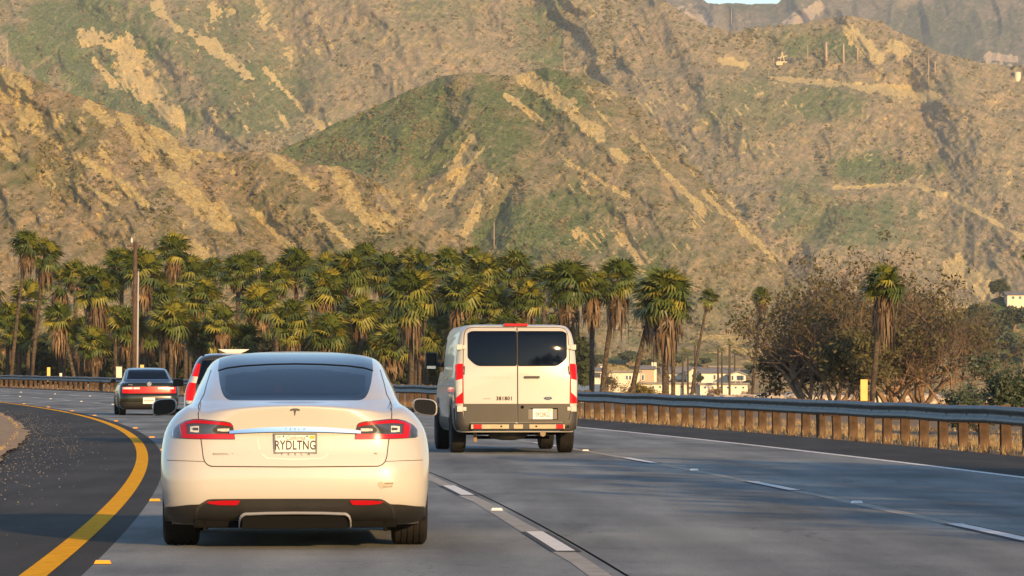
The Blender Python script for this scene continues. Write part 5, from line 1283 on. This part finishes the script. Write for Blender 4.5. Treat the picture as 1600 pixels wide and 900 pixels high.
M_BARK = mat('dry_bark', (0.20,0.13,0.08), .9, noise=(3,.35), bump=(14,.8,.02)); M_TWIG = mat('dry_twig', (0.135,0.10,0.072), .9)
M_OLIVE = leaf_mat('olive_leaf', (0.07,0.062,0.024), (0.095,0.08,0.03), (0.075,0.075,0.03)); M_OLIVE.node_tree.nodes['Principled BSDF'].inputs['Roughness'].default_value = .7
M_DRYLEAF = mat('brown_leaf', (0.20,0.125,0.06), .9, noise=(1.5,.4))
M_BLUELEAF = mat('dark_green_leaf', (0.045,0.065,0.035), .6, noise=(2,.4))
def bare_tree(name, x, y, H, spread, label, group, seed, leafy=.4, leafm=None, trunks=3, dens=1.0, wob=.35, th=.11, leaf=.10, cat='tree', top=None):
    rr = random.Random(seed); z0 = gz(x, y); root = empty(name, (x, y, z0)); tag(root, label, cat, group)
    big = MB(); tw = []; lf = []
    def grow(p, d, ln, r, dep, mb):
        n = 3; pts = [p]; cur = p.copy(); dd = d.copy()
        for i in range(n):
            dd = (dd + Vector((rr.uniform(-1,1), rr.uniform(-1,1), rr.uniform(-.7,.8)))*wob*.55).normalized(); cur = cur + dd*ln/n; pts.append(cur.copy())
        if r > .012: mb.tube(pts, [r, r*.86, r*.74, r*.62], 5 if r > .04 else 3, cap=False)
        else:
            for a, b in zip(pts[:-1], pts[1:]): tw.append((a[:], b[:], r))
        if dep <= 0 or cur.z < -.1:
            if rr.random() < leafy: lf.append(cur[:])
            return
        k = rr.choice((2, 3, 3)) if dep > 1 else 3
        for j in range(k):
            o_ = Vector((rr.uniform(-1,1)*spread, rr.uniform(-1,1)*spread, rr.uniform(-.35,.75)))
            nd = (dd*.75 + o_*.8).normalized(); src = pts[rr.choice((1,2,3,3))]
            grow(src.copy(), nd, ln*rr.uniform(.62,.86), r*rr.uniform(.48,.66), dep-1, mb)
    brs = []
    for t in range(trunks):
        mb = MB(); a = rr.uniform(0, 6.28); d = Vector((math.cos(a)*.55*spread, math.sin(a)*.5, 1)).normalized()
        grow(Vector((rr.uniform(-.3,.3), rr.uniform(-.3,.3), -.1)), d, H*rr.uniform(.34,.44), th*rr.uniform(.8,1.2), 6 if dens >= 1 else 5, mb)
        mb.build('trunk' if t == 0 else 'stem', M_BARK, root, smooth=True)
    A = np.array([t[0] for t in tw]); B = np.array([t[1] for t in tw]); rad = np.array([max(t[2], .009) for t in tw])[:, None]
    dv = B-A; sdv = np.cross(dv, rng.normal(size=dv.shape)); sdv /= np.linalg.norm(sdv, axis=1, keepdims=True)+1e-9; s2 = np.cross(dv, sdv); s2 /= np.linalg.norm(s2, axis=1, keepdims=True)+1e-9
    V = np.stack([A+sdv*rad, A-sdv*rad*.5+s2*rad*.9, A-sdv*rad*.5-s2*rad*.9, B], 1).reshape(-1, 3); n = len(A); base = np.arange(n)[:, None]*4
    Fc = np.concatenate([base+np.array([[0,1,3]]), base+np.array([[1,2,3]]), base+np.array([[2,0,3]])])
    o = link('twigs', npmesh('twigs', V, Fc), M_TWIG, root); o['kind'] = 'stuff'
    if lf:
        Lp = np.array(lf); k = 9 if leafy < .8 else 12; P = np.repeat(Lp, k, 0) + rng.normal(size=(len(Lp)*k, 3))*leaf*1.6
        o = leaves('foliage', P, np.full(len(P), leaf), leafm or M_OLIVE, root); o['kind'] = 'stuff'
    return root
def xD(px, D): return (px-800)/F*D
DT = [ (1255, 224, 5.6, .95, 'grey brown leafless tree at the left end of the dry thicket', .12, M_OLIVE, 4, 1),
       (1300, 216, 5.6, .9, 'leaning leafless tree with dark clumps between the grey one and the palm', .16, M_OLIVE, 4, 2),
       (1345, 222, 6.2, .9, 'tangled dry tree directly behind the palm in the thicket', .14, M_OLIVE, 5, 3),
       (1395, 214, 6.0, 1.0, 'dry tree with a stout pale forked branch right of the palm', .12, M_OLIVE, 5, 4),
       (1440, 220, 5.8, 1.0, 'broad dry tree with rusty and olive clumps, right of the palm', .08, M_OLIVE, 5, 5),
       (1485, 212, 4.6, 1.0, 'low spreading dry tree at the right end of the thicket', .06, M_OLIVE, 4, 6),
       (1280, 230, 3.6, 1.0, 'low dark olive bush under the left end of the dry thicket', .6, M_OLIVE, 4, 7),
       (1330, 210, 3.2, 1.0, 'low dark olive bush at the foot of the palm in the thicket', .6, M_OLIVE, 4, 8),
       (1420, 226, 4.4, 1.1, 'dense brown bush filling the middle of the dry thicket', .4, M_OLIVE, 4, 9),
       (1365, 228, 5.0, 1.0, 'dense brown bush behind the palm trunk in the thicket', .35, M_OLIVE, 4, 10)]
for px, D, H, sp, lab, lfy, lm, trn, sd_ in DT:
    bare_tree('dry_tree' if H > 5 else 'bush', xD(px, D), D, H, sp, lab, 'dry trees and bushes of the thicket', sd_, lfy, lm, trn, th=.13 if H > 5 else .07, leaf=.13)
bare_tree('young_tree', xD(1550, 118), 118, 1.35, 1.1, 'small dark leaved young tree behind the rail near the right edge', None, 21, .9, M_BLUELEAF, 3, .9, th=.04, leaf=.05)
bare_tree('bush', xD(1510, 125), 125, .6, 1.1, 'low blue green bush behind the rail left of the young tree', None, 22, 1.0, M_BLUELEAF, 4, .9, th=.03, leaf=.05, cat='bush')
bare_tree('young_tree', xD(1630, 112), 112, 1.9, 1.0, 'dark leafy tree cut off by the right edge of the view', None, 23, 1.0, M_BLUELEAF, 4, 1, th=.05, leaf=.06)
bare_tree('bush', xD(948, 330), 330, 2.2, 1.1, 'scraggly bare bush between the palm trunks right of the van', None, 24, .3, M_OLIVE, 3, .9, th=.04, leaf=.07, cat='bush')
bare_tree('bush', xD(1000, 300), 300, 1.5, 1.2, 'yellow green low bush under the leaning palm right of the van', None, 25, 1.0, leaf_mat('yellow_leaf', (0.16,0.14,0.03), (0.18,0.15,0.03), (0.2,0.15,0.03)), 4, .9, th=.03, leaf=.07, cat='bush')
for k, (px, D, H) in enumerate([(1120, 480, 1.4), (1170, 520, 1.2), (1210, 460, 1.3)]):
    bare_tree('bush', xD(px, D), D, H, 1.1, f'low grey bush on the stony flat beyond the rail, {ORD[k]} of three', 'low grey bushes on the stony flat', 40+k, .7, M_DRYLEAF, 3, .9, th=.03, leaf=.08, cat='bush')

# dry grass along the rail and the median edge
M_STRAW = mat('dry_straw', (0.26,0.19,0.10), .9, noise=(.8,.35))
def grass(name, pts, h, label):
    P = np.array(pts); n = len(P); a = rng.random(n)*2*np.pi; w_ = .008+.008*rng.random(n); hh = h*(.4+.9*rng.random(n)); ln = rng.normal(size=(n, 2))*.25
    t = np.stack([np.cos(a)*w_, np.sin(a)*w_, 0*w_], 1); tip = P + np.stack([ln[:, 0]*hh, ln[:, 1]*hh, hh], 1)
    V = np.stack([P-t, P+t, tip], 1).reshape(-1, 3)
    o = link(name, npmesh(name, V, np.arange(3*n).reshape(-1, 3)), M_STRAW); tag(o, label, 'grass', kind='stuff')
def clumpy(n, D0_, D1_, o0, o1, pw, sd_, dens_scale=.8):
    out = []; rr = random.Random(sd_)
    while len(out) < n:
        D = D0_ + (D1_-D0_)*rr.random()**pw; of = rr.uniform(o0, o1); q_ = road(D, of)
        v_ = vnoise(np.array([D*dens_scale]), np.array([of*1.5]), sd_)[0]
        if v_ + rr.uniform(-.5,.5) < 0.05: continue
        out.append((q_.x, q_.y, gz(q_.x, q_.y) if of > 12 or of < -2.4 else q_.z))
    return out
grass('dry_grass', clumpy(52000, 66, 330, 15.15, 18, 1.6, 3) + clumpy(1500, 66, 200, 14.3, 15.0, 1.4, 9, 1.7) + clumpy(26000, 66, 260, 18, 24, 1.3, 4,   .3), .12, 'dry straw grass growing under and behind the guardrail')
grass('median_grass', clumpy(14000, 45, 170, -4.6, -2.3, 1.1, 6, .5), .045, 'short dry grass along the edge of the dirt median')
# the dirt median itself stands a little above the shoulder
V = []; Ds = np.arange(-140, 300, 1.5)
for D in Ds:
    for j, off in enumerate((-2.15, -2.35, -2.8, -3.6, -6, -12)):
        jit = .10*float(vnoise(np.array([D/6.5]), np.array([1.0]), 5)[0]) + .07*float(vnoise(np.array([D/.9]), np.array([4.0]), 6)[0])
        p = road(D, off + (jit if j < 3 else 0)); V.append((p.x, p.y, p.z + (-.012, .012, .03, .045, .06, .05)[j] + (.01*random.uniform(-1, 1) if j else 0)))
M_DIRT = mat('median_dirt', (0.34,0.24,0.15), .95, spec=.1, noise=(2.2,.3,(0.45,0.33,0.21)), bump=(22, 1, .02))
tag(link('median', npmesh('median', np.array(V), grid_faces(len(Ds), 6)), M_DIRT, smooth=True), kind='structure')
# stony flat beyond the rail
n_ = 5200; q = rng.random((n_, 2)); Dq = 300 + 420*q[:, 0]**.8; pxs = 860 + 800*q[:, 1]; X_ = (pxs-800)/F*Dq
keep = (Dq > 330) | (pxs > 1130); Dq, X_ = Dq[keep], X_[keep]
Z_ = ground_z(X_, Dq); P = np.stack([X_, Dq, Z_], 1)
o = blobs('rocks', P, (.18 + .55*rng.random(len(P))**2.5), mat('pale_rock', (0.50,0.40,0.28), .9, noise=(.7,.3), bump=(3,.6,.1)), .7, .28); tag(o, 'pale boulders strewn over the flat beyond the guardrail', 'rocks', kind='stuff')

# unseen tall hedge added outside the right of the view to shade the outer lanes
P = []; rr_ = np.random.default_rng(77)
for D in np.arange(10.5, 43.5, 1.1):
    off = 17.0 + rr_.uniform(-.6, .6); Hh = 6.8 + rr_.uniform(-.7, .6); c0 = road(D, off); n0 = 520
    q_ = rr_.normal(size=(n0, 3)); q_ /= np.linalg.norm(q_, axis=1, keepdims=True); q_ *= rr_.random((n0, 1))**.4
    P.append(np.array([c0.x, c0.y, Hh*.5-.1]) + q_*np.array([1.3, 1.2, Hh*.52]))
P = np.concatenate(P); o = leaves('hedge', P, np.full(len(P), .24), M_BLUELEAF); tag(o, 'unseen tall leafy hedge added along the road to shade its outer lanes', 'hedge', kind='stuff')
# ================================================================ HOUSES, FAR POLES, HILLTOP
bpy.context.view_layer.update(); _dg = bpy.context.evaluated_depsgraph_get()
HILLS = [bpy.data.objects[n_] for n_ in ('near_hill','ridge_hill','right_hill','back_hill','foot_slope','far_hill')]
from mathutils.bvhtree import BVHTree
_bv = [BVHTree.FromObject(h_, _dg) for h_ in HILLS]
def hit(px, py):
    o_ = Vector((0, 0, CH)); d_ = (at(px, py, 1000)-o_).normalized(); best = None
    for b_ in _bv:
        r_ = b_.ray_cast(o_, d_)
        if r_[0] is not None and (best is None or r_[3] < best[1]): best = (r_[0], r_[3])
    return best[0] if best else at(px, py, 2000)
def far_pole(px, y0, y1, label, m=None, cross=None, w=1.0, group=None):
    b = hit(px, y1); r = pole(px, y0, b.y, w*b.y/F*1.5, m or M_PLW, label, 'utility_pole', base=(b.x, b.y, b.z), bury=2, cross=cross)
    if group: r['group'] = group
far_pole(772, 347, 388, 'wooden pole standing in the shaded gully of the middle ridge')
far_pole(950, 336, 356, 'short wooden pole on the slope right of the shaded gully', w=.8)
far_pole(11, 62, 103, 'lone pole on the crest of the near hill at the top left')
far_pole(1143, 14, 40, 'thin pole on the saddle against the far hazy hills', w=.7)
for (px, y0, y1, lab, w_) in ((1262,69,98,'slim mast left of the two thick columns on the hilltop bench',.8),(1291,66,97,'left one of the two thick pale columns on the hilltop bench',2.6),(1318,68,98,'right one of the two thick pale columns on the hilltop bench',2.2),
      (1340,72,96,'pale column with a small board right of the two thick ones',1.5),(1409,77,105,'first of the poles right of the bare hilltop cliff',1.2),(1428,82,106,'second short pole right of the bare hilltop cliff',1.0),
      (1451,84,132,'tallest thin pole reaching down the slope at the right of the bench',1.0),(1461,95,112,'short pole with a small box just right of the tallest thin one',1.2),(1209,90,100,'low post at the left end of the hilltop bench',.9)):
    far_pole(px, y0, y1, lab, M_PLW, None, w_)
b = hit(1222, 100); sc = b.y/F
dr = empty('pump_rig', b); tag(dr, 'small tan pump rig with dark tanks on the hilltop bench', 'pump rig')
M_RIG = mat('rig_tan', (0.62,0.48,0.28), .7); M_RIGD = mat('rig_dark', (0.06,0.06,0.07), .7)
MB().tube([(-4*sc,0,-1),(0,0,19*sc)], .6*sc, 5).tube([(5*sc,0,-1),(0,0,19*sc)], .8*sc, 5).box(-9*sc,8*sc,-sc,sc,-1,4*sc).build('derrick', M_RIG, dr)
MB().tube([(-7*sc,0,9*sc),(8*sc,0,13*sc)], .9*sc, 5).build('beam', M_RIG, dr)
for x_ in (10, 15, 24, 28): MB().lathe([(-1,2*sc),(8*sc,2*sc),(9*sc,.6*sc)], 10, 'Z', (x_*sc, 0, 0)).build('tank', M_RIGD, dr)
b = hit(1590, 124); sc = b.y/F
tk = MB().lathe([(-2,5.2*sc),(11*sc,5.2*sc),(12.5*sc,.1)], 20, 'Z').build('water_tank', mat('cream_tank', (0.72,0.62,0.45), .6), None, smooth=False); tk.location = b; tag(tk, 'round cream water tank on the slope at the upper right', 'tank')

M_CREAM = mat('cream_wall', (0.74,0.64,0.48), .8, noise=(.3,.06)); M_WHITEW = mat('white_wall', (0.78,0.70,0.56), .8, noise=(.3,.05)); M_RF = mat('grey_roof', (0.22,0.20,0.18), .8, noise=(.5,.2))
M_WIN = mat('window_glass', (0.06,0.09,0.13), .15, spec=.8); M_TRIM = mat('white_trim', (0.80,0.74,0.62), .7); M_WALLD = mat('tan_wall', (0.46,0.36,0.25), .85)
def house(px0, px1, yb, D, levels, label, roof='gable', m=None, group=None, wins=(), depth=9, peak=5, ridge='x', porch=False, chimney=None, base_drop=3.0):
    """px0..px1 wide; levels: y of the eaves; wins: (px, ytop, wpx, hpx)"""
    s_ = D/F; x0, x1 = (px0-800)*s_, (px1-800)*s_; xc = (x0+x1)/2; W = x1-x0; ze = CH+(HY-levels)*s_; zb = CH+(HY-yb)*s_-base_drop
    root = empty('house', (xc, D, zb)); tag(root, label, 'house', group); H = ze-zb
    MB().box(-W/2, W/2, 0, depth, 0, H).build('wall', m or M_CREAM, root)
    rh = peak*s_
    if roof == 'flat': MB().box(-W/2-.4, W/2+.4, -.5, depth+.4, H, H+.35).build('roof', M_RF, root)
    elif ridge == 'x':
        mb = MB(); e = .5; mb.add([(-W/2-e,-e,H),(W/2+e,-e,H),(W/2+e,depth+e,H),(-W/2-e,depth+e,H),(-W/2-e,depth/2,H+rh),(W/2+e,depth/2,H+rh)], [(0,1,5,4),(2,3,4,5),(1,2,5),(3,0,4),(0,3,2,1)]); mb.build('roof', M_RF, root)
    else:
        mb = MB(); e = .4; t = .25
        mb.add([(-W/2-e,-e,H-.1),(0,-e,H+rh),(W/2+e,-e,H-.1),(-W/2-e,depth,H-.1),(0,depth,H+rh),(W/2+e,depth,H-.1),(-W/2-e,-e,H-.1-t),(0,-e,H+rh-t),(W/2+e,-e,H-.1-t),(-W/2-e,depth,H-.1-t),(0,depth,H+rh-t),(W/2+e,depth,H-.1-t)],
               [(0,1,4,3),(1,2,5,4),(6,9,10,7),(7,10,11,8),(0,6,7,1),(1,7,8,2),(0,3,9,6),(2,8,11,5),(3,4,10,9),(4,5,11,10)]); mb.build('roof', M_RF, root)
        MB().prism([(-W/2,H-.05),(W/2,H-.05),(0,H+rh-.35)], .01, .3).build('gable', m or M_CREAM, root)
    for (wp, wy, ww, wh) in wins:
        wx_ = (wp-800)*s_-xc; wz = CH+(HY-wy)*s_-zb; a, h_ = ww*s_, wh*s_
        fr_ = MB().box(wx_-.12, wx_+a+.12, -.10, .02, wz-h_-.12, wz+.12).build('window', M_TRIM, root)
        MB().box(wx_, wx_+a, -.14, -.10, wz-h_, wz).build('pane', M_WIN, fr_)
    if porch:
        zy = CH+(HY-porch)*s_-zb; MB().box(-W/2-.3, W/2+.3, -2.6, 0, zy, zy+.25).build('porch_roof', M_RF, root)
        k = max(3, int(W/2.2))
        for i in range(k+1): MB().box(-W/2+W*i/k-.1, -W/2+W*i/k+.1, -2.5, -2.3, 0, zy).build('porch_post', M_TRIM, root)
    if chimney: cx_ = (chimney[0]-800)*s_-xc; MB().box(cx_-.5, cx_+.5, depth/2-.5, depth/2+.5, H*.5, CH+(HY-chimney[1])*s_-zb).build('chimney', M_WHITEW, root)
    return root
W8 = lambda px0, px1, y, h, n, w_: [(px0+(px1-px0)*i/max(1, n-1), y, w_, h) for i in range(n)]
house(892, 946, 607, 900, 580, 'long pale house with blue windows seen just right of the van', 'gable', M_WHITEW, wins=[(904,583,6,5),(929,582,9,8),(918,594,3,4)], peak=6)
house(938, 946, 600, 912, 571, 'narrow pale stair tower above the house beside the van', 'flat', M_WHITEW, depth=5)
house(951, 1000, 607, 880, 582, 'flat roofed cream house with blue windows behind the bent palm', 'flat', M_CREAM, wins=[(978,587,3,6),(983,587,3,6),(988,587,3,8)], porch=None)
house(999, 1022, 606, 905, 577, 'grey roofed tan house behind the leaning palm trunk', 'gable', M_WALLD, peak=6, wins=[(1003,586,3,8)], chimney=(1023,566))
house(1036, 1094, 608, 870, 584, 'cream two storey house with a porch behind the thick palm trunk', 'gable', M_CREAM, peak=11, porch=595, wins=[(1044,588,3,4),(1053,588,3,4),(1086,588,3,5),(1060,600,4,6)])
house(1074, 1093, 600, 862, 583, 'cream gabled wing of the porch house', 'gable', M_CREAM, ridge='y', peak=10, depth=6, wins=[(1081,585,4,4)])
house(1096, 1152, 606, 860, 583, 'long white house with a grey roof and a row of windows', 'gable', M_WHITEW, peak=8, wins=[(1115,586,3,7),(1121,586,3,7),(1127,586,3,7),(1137,587,3,6)]+W8(1100,1145,600,4,4,3))
house(1140, 1165, 600, 855, 584, 'white gabled end house with tall windows over a balcony', 'gable', M_WHITEW, ridge='y', peak=5, depth=7, wins=[(1143,587,3,7),(1151,587,3,7),(1155,587,3,7),(1159,587,3,7)], porch=597)
house(1110, 1142, 585, 885, 574, 'pale flat box building on top behind the long white house', 'flat', M_WHITEW, depth=6)
house(1002, 1092, 609, 845, 600, 'long low pale wall of sheds in front of the houses, left part', 'flat', M_CREAM, depth=4, wins=W8(1008,1085,603,3,8,3))
house(1094, 1168, 609, 842, 601, 'long low pale wall of sheds in front of the houses, right part', 'flat', M_WHITEW, depth=4, wins=W8(1100,1160,604,3,6,3))
house(1574, 1612, 470, hit(1588, 468).y-8, 461, 'cream house with a brown roof high on the right slope', 'gable', M_CREAM, peak=6, wins=[(1581,463,4,4),(1592,463,4,4)])
for k, (x, D_) in enumerate(((1207, 700), (1230, 720))):
    p = at(x, 560, D_); z_ = gz(p.x, D_); c_ = empty('parked_car', (p.x, D_, z_), .9); tag(c_, ['pale parked car far off beyond the stony flat', 'blue grey parked car far off beyond the stony flat'][k], 'car')
    mp_ = [M_WHITEW, mat('blue_grey_paint', (0.2,0.25,0.3), .3)][k]
    MB().prism([(-2.2,.4),(2.2,.4),(2.2,.8),(1.3,.95),(.7,1.42),(-1.1,1.42),(-1.8,.95),(-2.2,.85)], -.85, .85).build('body', mp_, c_, bevel=.06)
    MB().prism([(-1.6,.95),(1.1,.95),(.65,1.36),(-1.05,1.36)], -.87, .87).build('window', M_GLASS, c_)
    for a_ in (-1.35, 1.35):
        for b_ in (-.8, .8): MB().lathe([(-.1,.32),(.1,.32)], 14, 'Y', (a_, b_, .32)).build('tyre', M_TYRE, c_)
def round_tree(px, py, D, wpx, hpx, label, group=None, m=None, name='tree', cat='tree', seed=1):
    rr_ = np.random.default_rng(seed); s_ = D/F; p = at(px, py, D); R_x, R_z = wpx*s_/2, hpx*s_/2
    zb = p.z - R_z*1.9
    root = empty(name, (p.x, D, zb)); tag(root, label, cat, group)
    MB().tube([(0,0,-2),(0,0,R_z),(R_x*.1,0,R_z*1.9)], [R_x*.10,R_x*.08,R_x*.04], 7).build('trunk', M_BARK, root)
    n = 14; cs = rr_.normal(size=(n, 3)); cs /= np.linalg.norm(cs, axis=1, keepdims=True); cs *= rr_.random((n, 1))**.5*.72
    P = []; 
    for c0 in cs:
        q_ = rr_.normal(size=(170, 3)); q_ /= np.linalg.norm(q_, axis=1, keepdims=True); q_ *= (.34*rr_.random((170, 1))**.4); P.append(c0+q_)
    P = np.concatenate(P)*np.array([R_x, R_x, R_z]) + np.array([0, 0, R_z*1.9])
    o = leaves('foliage', P, np.full(len(P), R_x*.11), m or M_DKT, root); o['kind'] = 'stuff'
M_DKT = mat('dusky_foliage', (0.055,0.07,0.03), .8, noise=(.2,.35))
tl = [(1562,448,38,34),(1530,492,60,34),(1585,496,70,40),(1560,528,90,36),(1600,548,60,30),(1490,520,60,30),(1545,548,60,24),
      (905,552,46,16),(935,560,40,14),(985,556,50,16),(1012,566,30,14),(1058,562,30,14),(1100,563,26,13),(1180,574,40,12),(1225,572,40,14),(1248,556,50,16),(950,594,24,14),(1093,592,18,16),(1168,598,26,10)]
for k, (x, y, w_, h_) in enumerate(tl):
    b = hit(x, y + h_*.45); D_ = min(b.y, 1150) - 6 if y < 590 else 850
    lab = 'round crowned tree beside the cream house high on the right slope' if k == 0 else (f'dark leafy tree on the hazy right slope, {ORD[k]} of the clumps below the cream house' if k < 7 else f'low dark tree near the white houses at the hill foot, {ORD[sorted(q[0] for q in tl[7:]).index(x)]} from the left')
    round_tree(x, y, D_, w_, h_, lab, None if k == 0 else ('dark trees on the right slope' if k < 7 else 'low trees round the white houses'), seed=k+1)

# low wooded ridge behind the camera, seen only in the cars' glass
xs_ = np.linspace(-700, 700, 180); V = []
for j, (yy, hk) in enumerate(((-900, 0), (-960, .7), (-1020, 1), (-1120, .2))):
    hh = 22*hk*(1 + .5*fbm(xs_/120, xs_*0+3, 4, 9)) + 5*hk*fbm(xs_/9, xs_*0+1, 3, 4)
    V += [(x, yy, z-1.5) for x, z in zip(xs_, hh)]
tag(link('ridge', npmesh('ridge', np.array(V), grid_faces(4, 180)), M_HILL, smooth=True), kind='structure')
# ================================================================ HAZE
hm = bpy.data.materials.new('haze_air'); hm.use_nodes = True; hm.node_tree.nodes.clear()
pv = hm.node_tree.nodes.new('ShaderNodeVolumePrincipled'); ho = hm.node_tree.nodes.new('ShaderNodeOutputMaterial')
pv.inputs['Color'].default_value = (0.78, 0.87, 1.0, 1); pv.inputs['Density'].default_value = HAZE_DENSITY; pv.inputs['Anisotropy'].default_value = 0.0
hm.node_tree.links.new(pv.outputs[0], ho.inputs['Volume'])
hz = MB().box(-2900, 2900, -1300, 10500, -12, 950).build('haze', hm); tag(hz, kind='stuff')
